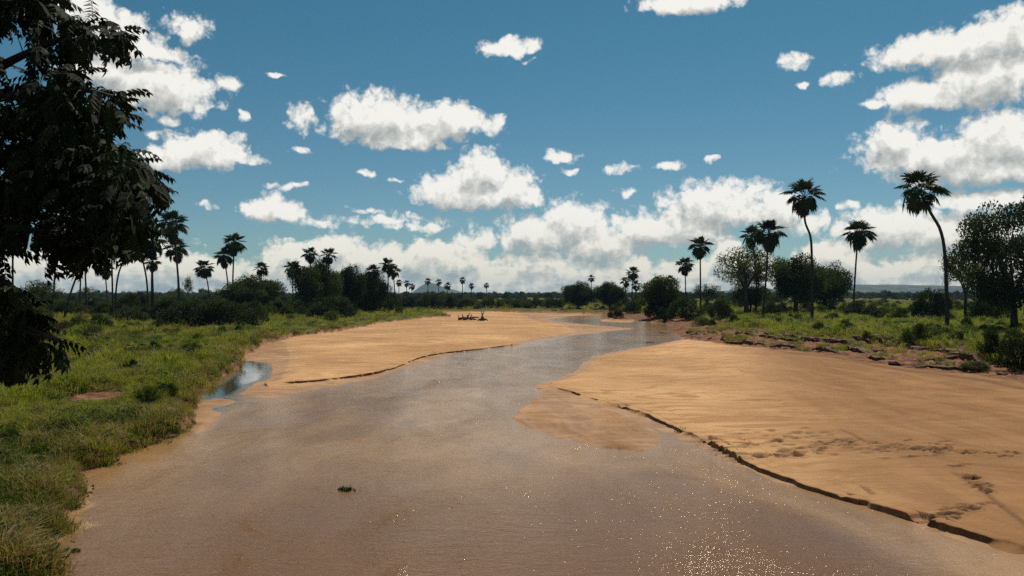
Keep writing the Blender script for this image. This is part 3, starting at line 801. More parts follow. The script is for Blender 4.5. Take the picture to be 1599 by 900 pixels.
def make_tree_data(kind, seed):
    """unit plant: height 1, half width 1. Returns (wood mesh, crown mesh)"""
    rs = np.random.default_rng(seed); rnd = random.Random(seed)
    clumps, wood_V, wood_F = [], [], []
    def add_wood(pts, radii, n=7):
        V, F = tube(pts, radii, n)
        b = len(wood_V); wood_V.extend(V); wood_F.extend([tuple(i + b for i in f) for f in F])
    if kind == 'bush':
        N, leaf, per = 54, 0.060, 230
        for i in range(N):
            th = rnd.uniform(0, 2 * math.pi); v = rnd.random()
            rr = math.sqrt(v); zz = rnd.uniform(0.08, 0.92) * math.sqrt(max(0.05, 1 - rr * rr * 0.85))
            clumps.append(((rr * 0.82 * math.cos(th), rr * 0.82 * math.sin(th), zz * 0.93), rnd.uniform(0.14, 0.27)))
        for i in range(7):
            th = rnd.uniform(0, 6.28); r1 = rnd.uniform(0.25, 0.6)
            add_wood([(0.05 * math.cos(th), 0.05 * math.sin(th), -0.05), (r1 * 0.4 * math.cos(th), r1 * 0.4 * math.sin(th), 0.25),
                      (r1 * math.cos(th), r1 * math.sin(th), 0.65)], [0.03, 0.022, 0.008], 5)
        squash = 0.75
    elif kind == 'dense':
        N, leaf, per = 104, 0.045, 330
        for i in range(N):
            th = rnd.uniform(0, 2 * math.pi); ph = math.acos(rnd.uniform(-0.95, 1)); r = rnd.uniform(0.45, 0.9)
            lump = 1 + 0.14 * math.sin(3 * th + seed) + 0.10 * math.sin(5 * th + 2 * seed)
            clumps.append(((r * lump * math.sin(ph) * math.cos(th) * 0.92, r * lump * math.sin(ph) * math.sin(th) * 0.92, 0.55 + 0.44 * r * math.cos(ph)), rnd.uniform(0.15, 0.28)))
        squash = 0.62
    elif kind == 'open':
        N, leaf, per = 54, 0.036, 230
        for i in range(N):
            th = rnd.uniform(0, 2 * math.pi); r = rnd.uniform(0.15, 0.95)
            zz = 0.52 + 0.42 * rnd.random() * math.sqrt(max(0, 1 - r * r * 0.8))
            clumps.append(((r * math.cos(th), r * math.sin(th), zz), rnd.uniform(0.13, 0.24)))
        squash = 0.5
    elif kind == 'layered':
        N, leaf, per = 108, 0.032, 500
        for i in range(N):
            layer = rnd.choice([0.26, 0.36, 0.5, 0.64, 0.78, 0.9])
            rmax = {0.26: 0.55, 0.36: 0.85, 0.5: 1.0, 0.64: 0.95, 0.78: 0.75, 0.9: 0.5}[layer]
            th = rnd.uniform(0, 2 * math.pi); r = rmax * math.sqrt(rnd.random())
            clumps.append(((r * math.cos(th), r * math.sin(th), layer + rnd.uniform(-0.04, 0.05)), rnd.uniform(0.13, 0.24)))
        squash = 0.45
    if kind != 'bush':
        fork = {'dense': 0.22, 'open': 0.32, 'layered': 0.24}[kind]
        tr = {'dense': 0.075, 'open': 0.06, 'layered': 0.05}[kind]
        k1 = (rnd.uniform(-0.05, 0.05), rnd.uniform(-0.05, 0.05), fork)
        add_wood([(0, 0, -0.06), (0.015, 0.01, fork * 0.3), (k1[0] * 0.6, k1[1] * 0.6, fork * 0.7), k1], [tr * 1.5, tr * 1.1, tr, tr * 0.9], 9)
        main = []
        for i in range(5):
            th = 2 * math.pi * i / 5 + rnd.uniform(-0.4, 0.4); r = rnd.uniform(0.2, 0.45); zz = rnd.uniform(0.5, 0.66)
            e = (r * math.cos(th), r * math.sin(th), zz)
            mid = (0.45 * e[0] + 0.5 * k1[0], 0.45 * e[1] + 0.5 * k1[1], fork + (zz - fork) * 0.55)
            add_wood([k1, mid, e], [tr * 0.62, tr * 0.45, tr * 0.28], 7)
            main.append(e)
        for c, r in clumps:
            e = min(main, key=lambda q: (q[0] - c[0]) ** 2 + (q[1] - c[1]) ** 2 + (q[2] - c[2]) ** 2 * 2 + (0.6 if q[2] > c[2] + 0.1 else 0))
            mid = tuple(0.5 * (e[j] + c[j]) + rnd.uniform(-0.04, 0.04) for j in range(3))
            add_wood([e, mid, c], [tr * 0.22, tr * 0.13, tr * 0.05], 4)
    pts = crown_points(rs, clumps, per, squash)
    pts[:, 2] = np.maximum(pts[:, 2], 0.02)
    V, F = leaf_quads(pts, leaf, rs)
    crown = new_mesh(kind + '_crown', V, F, smooth=False)
    wood = mesh_vf(kind + '_wood', wood_V, wood_F)
    wood.materials.append(M_BARK)
    return wood, crown

LIB = {}
for kind, seeds in (('bush', (1, 2, 3, 4)), ('dense', (11, 12, 13)), ('open', (21, 22)), ('layered', (31, 32))):
    LIB[kind] = [make_tree_data(kind, s) for s in seeds]
_crown_cache = {}
def crown_mesh(kind, var, material):
    key = (kind, var, material.name)
    if key not in _crown_cache:
        me = LIB[kind][var][1].copy(); me.materials.append(material); _crown_cache[key] = me
    return _crown_cache[key]
_pr = random.Random(5)
def plant(kind, var, px, py, half, height, label, material=M_LEAF_MID, name=None, cat=None, group=None, depth=None, lean=0.0, sink=0.0):
    """one tree or bush: foot at photo pixel (px, py), half width and height as seen, in photo pixels"""
    X, Y, Z = stand(px, py) if depth is None else at_depth(px, depth)
    s = Y / PF
    name = name or ('bush' if kind == 'bush' else 'tree'); cat = cat or ('bush' if kind == 'bush' else 'tree')
    var %= len(LIB[kind])
    t = thing(name, (X, Y, Z - sink), label, cat, group)
    t.rotation_euler = (0, lean, _pr.uniform(0, 6.28))
    hw = half * s * 1.06
    if depth is not None:
        height = (HORIZON - height) + (CAM_H - Z) * PF / Y          # height given as the row of the top
    t.scale = (hw, hw, height * s / 1.02)
    obj('stem' if kind == 'bush' else 'trunk', LIB[kind][var][0], None, t)
    obj('foliage' if kind == 'bush' else 'crown', crown_mesh(kind, var, material), None, t)
    return t

# ------------------------------------------------------------------ palms
def frond_mesh(seed, dead=False, arch=0.35, bend=0.0):
    """fan leaf of a doum palm: stalk and stiff folded segments, 1 m long overall"""
    rnd = random.Random(seed); V, F = [], []
    n = 17
    hub = 0.56
    def curve(t):                      # the leaf arches over
        return -arch * t * t
    w = 0.012
    for i in range(3):
        t = hub * i / 2
        V += [(t, -w, curve(t)), (t, w, curve(t)), (t, 0, curve(t) - w * 1.6)]
    for i in range(2):
        a = 3 * i
        F += [(a, a + 1, a + 4, a + 3), (a + 1, a + 2, a + 5, a + 4), (a + 2, a, a + 3, a + 5)]
    for k in range(n):
        q = (k / (n - 1) * 2 - 1)
        ang = q * (1.15 if dead else 2.2)
        L = (0.46 - 0.13 * abs(q)) * rnd.uniform(0.88, 1.08)
        base = hub + 0.08 * (1 - abs(q))
        dx, dy = math.cos(ang), math.sin(ang)
        nx, ny = -dy, dx
        ww = 0.058
        fold = 0.03 * (1 if k % 2 else -1)
        def pt(r, off, dz=0.0):
            x = base + dx * r + nx * off; y = dy * r + ny * off
            fx = x - hub; cb, sb = math.cos(bend), math.sin(bend)
            zz = curve(hub) - 2 * arch * hub * fx - 0.30 * r * r - 0.25 * abs(y) * r + dz
            return (hub + fx * cb, y, zz - fx * sb)
        b = len(V)
        V += [pt(0, 0), pt(L * 0.55, ww, fold), pt(L, rnd.uniform(-0.03, 0.03), -0.05), pt(L * 0.55, -ww, fold)]
        F.append((b, b + 1, b + 2, b + 3))
    me = mesh_vf('palm_frond', V, F, smooth=False)
    me.materials.append(M_PALM_DEAD if dead else M_PALM)
    return me
FRONDS = [frond_mesh(1, arch=0.05, bend=0.15), frond_mesh(2, arch=0.10, bend=0.55), frond_mesh(3, arch=0.16, bend=0.95)]
DEAD = [frond_mesh(8, True, 0.10), frond_mesh(9, True, 0.25)]

def frond_layout(rnd, n, n_dead, droop=0.0):
    """list of (mesh, rotation matrix, scale) for one crown of radius 1"""
    out = []
    ga = 2.39996
    for i in range(n):
        f = (i + 0.5) / n
        elev = math.radians(84 - 120 * f + rnd.uniform(-14, 14)) - droop * f
        az = i * ga + rnd.uniform(-0.2, 0.2)
        sc = rnd.uniform(0.82, 1.06) * (0.86 + 0.14 * math.sin(math.pi * f))
        me = FRONDS[min(2, int(f * 3))] if rnd.random() < 0.8 else FRONDS[1]
        m = Matrix.Rotation(az, 4, 'Z') @ Matrix.Rotation(-elev, 4, 'Y') @ Matrix.Rotation(rnd.uniform(-0.4, 0.4), 4, 'X')
        out.append((me, m, sc, False))
    for i in range(n_dead):
        elev = math.radians(-rnd.uniform(62, 88)); az = rnd.uniform(0, 6.28)
        m = Matrix.Rotation(az, 4, 'Z') @ Matrix.Rotation(-elev, 4, 'Y') @ Matrix.Rotation(rnd.uniform(-0.6, 0.6), 4, 'X')
        out.append((DEAD[i % 2], m, rnd.uniform(0.75, 1.0), True))
    return out

def joined_crown(seed, n, n_dead):
    rnd = random.Random(seed); V, F, MI = [], [], []
    for me, m, sc, dead in frond_layout(rnd, n, n_dead):
        b = len(V)
        V += [tuple((m @ (v.co * sc))) for v in me.vertices]
        F += [tuple(i + b for i in p.vertices) for p in me.polygons]; MI += [1 if dead else 0] * len(me.polygons)
    me = mesh_vf('palm_crown', V, F, smooth=False)
    me.materials.append(M_PALM); me.materials.append(M_PALM_DEAD)
    me.polygons.foreach_set('material_index', MI)
    return me
FAR_CROWNS = [joined_crown(s, 20, 2) for s in (3, 4, 5)]
palm_count = 0
def palm(base, crown, r, label, via=(), depth=None, n=26, dead=5, group=None, thick=1.0, parts=True):
    """doum palm. base (px, py) of the foot (py ignored when depth is given), crown (px, py) of the crown's heart, r its radius in photo pixels"""
    global palm_count
    palm_count += 1
    rnd = random.Random(100 + palm_count)
    X, Y, Z = stand(*base) if depth is None else at_depth(base[0], depth)
    s = Y / PF
    def rel(p):
        return ((p[0] - base[0]) * s, rnd.uniform(-0.2, 0.2), (HORIZON - p[1]) * s + CAM_H - Z)
    t = thing('palm_tree', (X, Y, Z), label, 'palm tree', group)
    heart = rel(crown)
    pts = [(0, 0, -0.15)] + [rel(p) for p in via] + [heart]
    sp = spline(pts, 18)
    R0 = max(0.15, 0.19 * (heart[2] / 15.0) ** 0.5) * thick
    rad = [R0 * (1.35 - 0.35 * min(1, i / 3)) * (1 - 0.28 * i / 18) for i in range(19)]
    V, F = tube(sp, rad, 9)
    obj('trunk', mesh_vf('palm_trunk', V, F), M_PALMBARK, t)
    Rm = r * s * 1.12
    spin = rnd.uniform(0, 6.28)
    if parts:
        for me, m, sc, isdead in frond_layout(rnd, n + (4 if r < 28 else 2), dead):
            o = obj('dead_frond' if isdead else 'frond', me, None, t)
            o.matrix_basis = Matrix.Translation(Vector(heart)) @ Matrix.Rotation(spin, 4, 'Z') @ m @ Matrix.Scale(Rm * sc, 4)
    else:
        o = obj('crown', FAR_CROWNS[palm_count % 3], None, t)
        o.location = heart; o.scale = (Rm, Rm, Rm); o.rotation_euler = (0, 0, spin)
    return t

# right side, near to far
palm((1479, 514), (1436, 298), 38, 'tall palm with a strongly bent trunk, nearest palm on the right bank', via=[(1475.5, 409), (1471, 362), (1457, 336), (1446, 318)], n=19, dead=2)
palm((1268, 495), (1256, 308), 31, 'tallest slender palm with an S-curved trunk beside the wide dark tree', via=[(1268, 411), (1265.5, 371), (1257.5, 345)], n=20, dead=4)
palm((1332, 489), (1341, 366), 25, 'straight palm standing alone between the dark tree and the bent palm', via=[(1336, 420)], n=26, dead=10)
palm((1191, 495), (1201, 366), 26, 'right-hand palm of the close pair over the pale acacia', via=[(1197, 430)], n=26, dead=10)
palm((1180, 489), (1175, 370), 19, 'left-hand palm of the close pair over the pale acacia', via=[(1181, 430)], n=22, dead=6)
palm((1094, 490), (1093.5, 386), 20, 'taller of two palms left of the pale acacia', via=[(1094, 430)], n=24, dead=6)
palm((1071, 486), (1069.5, 415), 15, 'shorter of two palms left of the pale acacia', via=[(1070.5, 445)], n=22, dead=5)
palm((986, 0), (988, 427), 12, 'palm rising highest among the riverside palm clump right of the far channel', depth=210, n=20, dead=4)
palm((977, 0), (977, 440), 9, 'short palm on the left of the riverside palm clump', depth=212, n=18, dead=4)
palm((991, 0), (993, 446), 9, 'short palm on the right of the riverside palm clump', depth=206, n=18, dead=4)
palm((924, 0), (923.5, 435), 6.5, 'small palm poking above the dark trees at the river bend', depth=300, parts=False)
palm((1024, 0), (1025, 438), 8, 'left of two palm tops over the round dark tree', depth=230, parts=False)
palm((1046, 0), (1046, 437), 8, 'right of two palm tops over the round dark tree', depth=230, parts=False)
# left side
palm((100, 499), (131, 386), 24, 'palm with a trunk leaning far to the right, half hidden by the near tree', via=[(110, 462), (121, 425)], n=20)
palm((125, 487), (127, 378), 20, 'straight thin palm just right of the leaning palm', via=[(126, 440)], n=20)
palm((135, 489), (130, 372), 20, 'dark palm next to the straight thin palm, crown hidden by the near tree', via=[(134, 450), (132, 415)], n=20)
palm((80, 0), (90, 382), 22, 'palm with its foot hidden behind the near tree and a bare upper trunk', depth=130, n=20)
palm((20, 0), (19, 372), 20, 'leftmost palm trunk seen through a gap in the near tree', depth=120, n=18)
palm((168, 488), (163, 421), 16, 'short palm with a drooping crown left of the curved palm', via=[(167, 455)], n=22, dead=6)
palm((177, 497), (174, 388), 17, 'straight dark palm whose trunk touches the curved palm', via=[(176, 445)], n=20)
palm((180, 495), (203, 391), 19, 'palm whose trunk curves over to the right at the top', via=[(181, 455), (186, 425), (194, 405)], n=22, dead=7)
palm((233, 493), (221, 388), 20, 'left palm of the three-stemmed palm cluster', via=[(229, 440), (224, 410)], n=22, dead=5)
palm((238, 492), (239, 380), 24, 'tallest palm of the three-stemmed palm cluster', via=[(237.5, 440)], n=26, dead=6)
palm((241, 493), (237, 411), 14, 'short palm of the three-stemmed palm cluster', via=[(239, 450)], n=18, dead=5)
palm((282, 0), (268, 351), 25, 'tallest palm on the left side, standing behind the broad thicket', via=[(279, 440), (274, 395)], depth=138, n=24, dead=5)
palm((279, 0), (275, 390), 21, 'second palm crown just below the tallest left palm', via=[(278, 440)], depth=142, n=22, dead=5)
palm((328, 0), (319, 420), 16, 'small lone palm with a slanting trunk above the thicket', via=[(325, 448)], depth=178, n=22, dead=6)
palm((363, 0), (365.5, 381), 19, 'taller palm of the pair growing behind the domed dark tree', via=[(364, 430)], depth=172, n=24, dead=5)
palm((358, 0), (350, 402), 16, 'shorter palm of the pair growing behind the domed dark tree', via=[(355, 440)], depth=172, n=22, dead=6)
palm((409, 0), (408, 421), 13, 'palm crown on the right shoulder of the domed dark tree', depth=185, n=20, dead=3)
palm((458, 488), (457, 420), 15, 'thin palm at the left end of the riverside trees', via=[(457, 450)], n=22, dead=5)
palm((463, 488), (461, 424), 12, 'second thin trunk beside the palm left of the riverside trees', via=[(462, 450)], n=18, dead=5)
palm((486, 0), (484, 398), 14, 'left of two palm tops above the tallest riverside tree', depth=172, n=22, dead=3)
palm((512, 0), (513, 400), 14, 'right of two palm tops above the tallest riverside tree', depth=172, n=22, dead=3)
palm((606, 0), (606, 415), 14, 'taller palm on the right edge of the riverside trees', depth=185, n=22, dead=5)
palm((619, 0), (614, 424), 12, 'palm with a slanted trunk on the right edge of the riverside trees', depth=190, n=20, dead=6)
palm((583, 0), (583, 425), 13, 'palm crown between the riverside trees and the slanted palm', depth=188, n=20, dead=3)
FARPALM = [(623, 442, 6, 'first of the tiny distant palms right of the riverside trees'), (635, 443, 6, 'second of the tiny distant palms right of the riverside trees'),
           (643, 448, 6, 'low tiny distant palm at the left foot of the blue mountain'), (668, 440, 6, 'tiny distant palm in front of the blue mountain peak'),
           (685, 441, 6, 'tiny distant palm on the right slope of the blue mountain'), (699, 447, 7, 'bushy tiny distant palm near the right foot of the blue mountain'),
           (722, 438, 6, 'tallest of the tiny distant palms, right of the blue mountain'), (736, 447, 5.5, 'tiny distant palm just right of the tallest distant one'),
           (760, 446, 5, 'last tiny distant palm on the right, alone above the treeline')]
for px, py, r, lab in FARPALM:
    palm((px, 0), (px, py), r, lab, depth=430, group='tiny palms on the far treeline', parts=False, thick=1.5)

# ------------------------------------------------------------------ trees and bushes
D_, M_, P_ = M_LEAF_DARK, M_LEAF_MID, M_LEAF_PALE
# left bank
plant('dense', 0, 393, 0, 52, 430, 'domed dark evergreen tree behind the broad thicket', D_, depth=176)
plant('bush', 0, 300, 509, 52, 48, 'left half of the broad dark thicket under the tallest left palm', D_, name='thicket', cat='thicket')
plant('bush', 1, 352, 508, 46, 52, 'right half of the broad dark thicket before the domed tree', D_, name='thicket', cat='thicket')
plant('bush', 2, 393, 506, 27, 42, 'rounded dark bush at the right end of the broad thicket', D_)
plant('bush', 3, 268, 500, 30, 38, 'dark bush at the left end of the broad thicket', D_)
plant('bush', 0, 515, 497, 42, 38, 'wide dark bush in front of the tallest riverside tree', D_)
plant('dense', 0, 495, 490, 42, 84, 'tallest riverside tree on the left bank with two palm tops above', D_)
plant('dense', 1, 548, 488, 26, 78, 'middle dark riverside tree right of the tallest one', D_)
plant('dense', 2, 583, 487, 24, 64, 'rightmost dark riverside tree on the left bank', D_)
plant('bush', 1, 568, 487, 22, 32, 'dark bush at the foot of the middle riverside tree', D_)
plant('bush', 2, 608, 486, 22, 34, 'dark bush under the two right-edge riverside palms', D_)
plant('bush', 3, 622, 490, 7, 12, 'small dark round bush on the grass tip by the sand', D_)
plant('bush', 1, 203, 504, 27, 30, 'dark bush at the feet of the three-stemmed palm cluster', D_)
plant('bush', 2, 240, 500, 18, 22, 'dark bush right under the short cluster palm', D_)
plant('bush', 3, 165, 512, 16, 15, 'low rounded bush below the curved palm', M_)
plant('bush', 0, 126, 514, 17, 24, 'dark rounded bush right of the leaning palm foot', D_)
plant('bush', 1, 92, 520, 26, 24, 'dark bush left of the leaning palm foot, near tree above', D_)
plant('bush', 2, 206, 512, 15, 11, 'low pale green mound bush on the grass', P_)
plant('open', 0, 137, 0, 16, 447, 'flat-topped far tree behind the dark palm trunks', M_, depth=230)
plant('open', 1, 62, 500, 34, 66, 'feathery green tree in the gap below the near tree', M_)
plant('bush', 3, 40, 515, 40, 60, 'tall dark bush at the left edge under the near tree', D_)
plant('open', 0, 294, 0, 8, 431, 'little lone tree on the skyline left of the slanting palm', M_, depth=260)
plant('bush', 0, 232, 631, 20, 34, 'dark leafy shrub on the bank beside the still pool', M_HERB)
plant('bush', 1, 258, 618, 20, 24, 'green shrub between the leafy shrub and the pool', M_HERB)
plant('bush', 2, 206, 580, 13, 22, 'upright dark shrub standing in the grass of the left bank', M_HERB)
plant('bush', 3, 14, 692, 17, 26, 'dark low shrub at the left edge of the grass', M_HERB)
plant('bush', 0, 60, 622, 12, 14, 'small dark herb clump left of the bare soil patch', M_HERB)
plant('bush', 1, 83, 630, 11, 16, 'small herb clump beside the bare soil patch', M_HERB)
plant('bush', 2, 215, 662, 9, 14, 'tiny dark shrub above the cut bank', M_HERB)
plant('bush', 0, 152, 562, 22, 20, 'low dark green shrub right of the hanging branch tips', M_HERB)
plant('bush', 3, 62, 723, 13, 12, 'dark weed clump in the near grass', M_HERB)
plant('bush', 2, 102, 890, 30, 34, 'green leafy bush at the bottom left water edge', M_HERB)
# far side of the bend
for i, (px, py, hw, h, lab) in enumerate([
    (643, 483, 20, 24, 'first thicket of the far treeline beside the riverside trees'), (672, 482, 22, 28, 'tall thicket of the far treeline below the mountain peak'),
    (702, 482, 20, 24, 'thicket of the far treeline at the right foot of the mountain'), (733, 482, 20, 20, 'thicket of the far treeline under the tallest distant palm'),
    (766, 481, 20, 22, 'thicket of the far treeline under the last distant palm'), (800, 481, 21, 16, 'low thicket of the far treeline just left of the bend'),
    (834, 481, 20, 15, 'low thicket of the far treeline in the middle of the bend'), (864, 481, 18, 16, 'low thicket next to the dark trees at the bend')]):
    plant('bush', i, px, py, hw, h, lab, D_, name='thicket', cat='thicket', group='thickets on the far bank')
# right bank
plant('dense', 0, 902, 482, 27, 42, 'dark tree on the left of the two at the river bend', D_)
plant('dense', 1, 953, 483, 26, 44, 'dark tree on the right of the two at the river bend', D_)
plant('bush', 0, 962, 498, 14, 22, 'dark bush on the corner of the right bank at the channel', D_)
plant('bush', 1, 987, 490, 16, 26, 'dark bush at the feet of the riverside palm clump', D_)
plant('dense', 2, 1030, 496, 32, 66, 'round dark tree standing at the water on the right bank', D_)
plant('bush', 1, 1030, 497, 26, 40, 'dark undergrowth hiding the foot of the round dark tree', D_)
plant('bush', 2, 1037, 505, 13, 24, 'dark bush right at the water below the round dark tree', D_)
plant('bush', 3, 1072, 499, 29, 38, 'broad dark bush below the two palms', D_)
plant('open', 1, 1103, 487, 22, 46, 'small ragged tree behind the taller of the two palms', D_)
plant('bush', 0, 1125, 498, 21, 38, 'dark bush left of the pale acacia trunk', D_)
plant('bush', 1, 1112, 508, 8, 16, 'small dark shrub on the scarp edge below the broad dark bush', D_)
plant('bush', 2, 1146, 505, 9, 17, 'small dark shrub on the scarp edge below the pale acacia', D_)
plant('bush', 3, 1095, 508, 16, 15, 'low green shrub on the bank nose above the water', M_)
plant('open', 0, 1166, 490, 52, 108, 'pale feathery acacia behind the close pair of palms', P_)
plant('layered', 1, 1172, 489, 28, 70, 'green tree filling the space under the pair of palms', M_)
plant('dense', 1, 1243, 489, 44, 96, 'wide spreading tree with a thick trunk, lighter left crown', M_)
plant('dense', 2, 1288, 487, 46, 78, 'wide dark tree crown right of the tallest slender palm', D_)
plant('bush', 0, 1220, 488, 13, 11, 'low dark mound under the wide spreading tree', D_)
plant('bush', 1, 1157, 482, 12, 16, 'dark bush behind the acacia trunk', D_)
plant('bush', 2, 1343, 492, 26, 26, 'dark bush at the foot of the lone straight palm', D_)
plant('bush', 3, 1368, 497, 12, 15, 'small dark bush right of the lone straight palm', D_)
plant('bush', 0, 1404, 501, 15, 24, 'dark bush between the lone palm and the bent palm', D_)
plant('bush', 1, 1452, 499, 30, 58, 'tall rounded dark bush left of the bent palm trunk', D_)
plant('bush', 2, 1300, 499, 13, 12, 'small shrub in the grass right of the tallest slender palm', M_)
plant('bush', 3, 1455, 514, 12, 10, 'small dark shrub just left of the bent palm foot', D_)
plant('bush', 0, 1510, 512, 9, 20, 'small dark bush right of the bent palm foot', D_)
plant('open', 1, 1507, 498, 34, 112, 'slender leafy tree between the bent palm and the big right tree', M_)
plant('bush', 1, 1545, 500, 32, 54, 'broad bush under the left limbs of the big right tree', D_)
plant('layered', 0, 1585, 514, 92, 206, 'big spreading tree at the right edge of the photo', D_)
plant('bush', 2, 1552, 562, 25, 62, 'black-looking bush leaning over the scarp at the right edge', D_)
plant('bush', 3, 1592, 572, 34, 56, 'dark bush on the low bank at the far right edge', D_)
plant('bush', 0, 1520, 578, 24, 14, 'low olive scrub at the scarp foot on the right', M_)
plant('bush', 1, 1322, 486, 13, 16, 'bush in the open grass behind the lone straight palm', M_)
plant('bush', 2, 1422, 489, 12, 12, 'small bush in the open grass left of the tall rounded bush', M_)
plant('bush', 3, 1246, 498, 8, 9, 'tiny shrub in the grass left of the tallest slender palm', M_)
plant('bush', 0, 1383, 491, 14, 13, 'low bush in the open grass behind the dark middle bush', M_)

# ------------------------------------------------------------------ near tree on the left, hanging into the picture
def compound_leaf(seed, L=0.46, pairs=6):
    """pinnate leaf: arched stalk along +X, paired leaflets hanging from it"""
    rnd = random.Random(seed); V, F = [], []
    def axis(t):
        return Vector((L * t, 0, L * (0.18 * t - 0.42 * t * t)))
    w = 0.004
    for i in range(4):
        p = axis(i / 3); V += [(p.x, -w, p.z), (p.x, w, p.z)]
    for i in range(3):
        F.append((2 * i, 2 * i + 1, 2 * i + 3, 2 * i + 2))
    spots = []
    for k in range(pairs):
        t = 0.22 + 0.74 * k / (pairs - 1)
        spots += [(t, 1), (t, -1)]
    spots.append((1.0, 0))
    for t, sgn in spots:
        p = axis(t)
        ll = rnd.uniform(0.115, 0.15) * (0.8 + 0.4 * math.sin(math.pi * min(1, t * 0.9)))
        d = Vector((0.55 if sgn else 0.9, sgn * 0.75, -0.75 + rnd.uniform(-0.25, 0.2))).normalized()
        side = d.cross(Vector((0.2, 0, 1))).normalized(); ww = ll * 0.26
        b = len(V)
        mid = p + d * ll * 0.45
        tip = p + d * ll + Vector((0, 0, -0.03))
        V += [tuple(p), tuple(mid + side * ww), tuple(tip), tuple(mid - side * ww)]
        F.append((b, b + 1, b + 2, b + 3))
    me = mesh_vf('pinnate_leaf', V, F, smooth=False)
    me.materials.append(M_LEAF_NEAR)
    return me
CLEAF = [compound_leaf(s, 0.42 + 0.05 * (s % 3), 5 + s % 2) for s in (1, 2, 3, 4)]
NEAR_OUTLINE = [(-420,-200),(100,-200),(108,-20),(96,8),(150,14),(192,14),(203,45),(198,70),(140,84),(150,102),(140,118),(170,126),(206,116),
                (207,140),(203,186),(172,200),(190,212),(232,236),(238,255),(258,282),(280,314),(258,314),(240,330),(232,350),(204,384),(192,394),
                (168,398),(148,398),(138,404),(120,420),(104,422),(86,402),(50,393),(34,372),(18,378),(30,405),(42,425),(70,448),(74,472),(84,500),
                (112,505),(128,540),(124,562),(100,574),(62,566),(40,584),(14,592),(-60,610),(-420,560)]
TREE_Y = 13.4
def near_tree():
    rs = np.random.default_rng(77)
    bx, by = (-165 - 799.5) / PF * 14.6, 14.6
    bz = ground_z(bx, by)
    t = thing('near_tree', (bx, by, bz), 'near black-green tree with drooping pinnate leaves filling the left edge', 'tree')
    def w(px, py, Y):
        return np.array([(px - 799.5) / PF * Y, Y, (HORIZON - py) / PF * Y + CAM_H])
    base = np.array([bx, by, bz])
    fork = w(-150, 330, 14.4)
    limbs = [
        [fork, w(-90, 180, 14.0), w(-10, 110, 13.5), w(70, 70, 13.2), w(150, 40, 13.0)],
        [fork, w(-80, 150, 14.2), w(-20, 20, 14.4), w(40, -60, 14.5)],
        [w(-90, 180, 14.0), w(0, 148, 13.0), w(60, 155, 12.6), w(120, 140, 12.6), w(175, 150, 12.8)],
        [fork, w(-60, 270, 13.8), w(30, 250, 13.4), w(110, 245, 13.2), w(200, 262, 13.2), w(245, 300, 13.2)],
        [fork, w(-40, 330, 14.2), w(40, 335, 14.0), w(120, 345, 13.8), w(190, 350, 13.6)],
        [w(-60, 270, 13.8), w(0, 200, 14.6), w(70, 195, 14.8), w(140, 200, 14.6)],
        [fork, w(-110, 400, 13.6), w(-40, 420, 12.6), w(20, 450, 12.2), w(55, 490, 12.0)],
        [w(-110, 400, 13.6), w(-60, 470, 12.6), w(0, 500, 12.2), w(60, 520, 11.9), w(100, 535, 11.8)],
        [fork, w(-220, 100, 15.0), w(-300, -50, 15.5)],
        [fork, w(-260, 280, 15.5), w(-370, 250, 16.5)],
    ]
    V, F = tube([tuple(p - base) for p in spline([base - (0, 0, 0.3), base + (0.1, 0, 1.4), fork], 8)], [0.34 - 0.013 * i for i in range(9)], 12)
    obj('trunk', mesh_vf('near_tree_trunk', V, F), M_BARK, t)
    nodes = []
    for L in limbs:
        sp = spline(L, 14)
        V, F = tube([tuple(p - base) for p in sp], [0.13 * (1 - 0.86 * i / 14) + 0.004 for i in range(15)], 7)
        obj('limb', mesh_vf('near_tree_limb', V, F), M_BARK, t)
        nodes += [(p, i / 14) for i, p in enumerate(sp) if i > 4]
    P = np.array([n[0] for n in nodes])
    outline = NEAR_OUTLINE
    # leaf positions inside the crown, tied to the nearest limb point
    pos = []
    tries = 0
    while len(pos) < 3900 and tries < 200000:
        n = 4000; tries += n
        px = rs.uniform(-330, 285, n); py = rs.uniform(-150, 600, n); Y = rs.uniform(11.4, 15.8, n)
        s = sdf(outline, px, py)
        holes = fbm(px / 26, py / 26, 91, 3, 0.6) + 0.5 * fbm(px / 90, py / 90, 92, 2)
        keep = (s > np.where(py > 400, 28, 12)) & ((holes < 0.10) | (py > 340)) & ((s > 24) | (rs.random(n) < 0.55)) & (rs.random(n) < np.where(px < 0, 0.4, 1.0))
        for a, b, c in zip(px[keep], py[keep], Y[keep]):
            pos.append(w(a, b, c))
    pos = np.array(pos[:3900])
    twV, twF = [], []
    leafV, leafF = [], []
    rec = []
    for k, p in enumerate(pos):
        d2 = ((P - p) ** 2).sum(1); j = int(d2.argmin())
        out = p - P[j]; r = np.linalg.norm(out) + 1e-6
        d = out / r * 0.9 + rs.normal(size=3) * 0.45 + np.array([0.10, -0.1, -0.30])
        d /= np.linalg.norm(d)
        az = math.atan2(d[1], d[0]); el = max(-1.1, min(0.5, math.asin(d[2])))
        M = Matrix.Translation(Vector(p - base)) @ Matrix.Rotation(az, 4, 'Z') @ Matrix.Rotation(-el, 4, 'Y') @ Matrix.Rotation(rs.uniform(-0.5, 0.5), 4, 'X') @ Matrix.Scale(rs.uniform(0.75, 1.15), 4)
        px = p[0] / p[1] * PF + 799.5; py = HORIZON - (p[2] - CAM_H) / p[1] * PF
        rec.append((M, px, py, p[1], k % 4))
        if r < 0.8 and k % 4 == 0:
            a = P[j] - base; c = p - base
            m_ = 0.5 * (a + c) + np.array([0, 0, 0.06])
            V, F = tube([tuple(a), tuple(m_), tuple(c)], [0.012, 0.008, 0.003], 3, cap=False)
            b = len(twV); twV += V; twF += [tuple(i + b for i in f) for f in F]
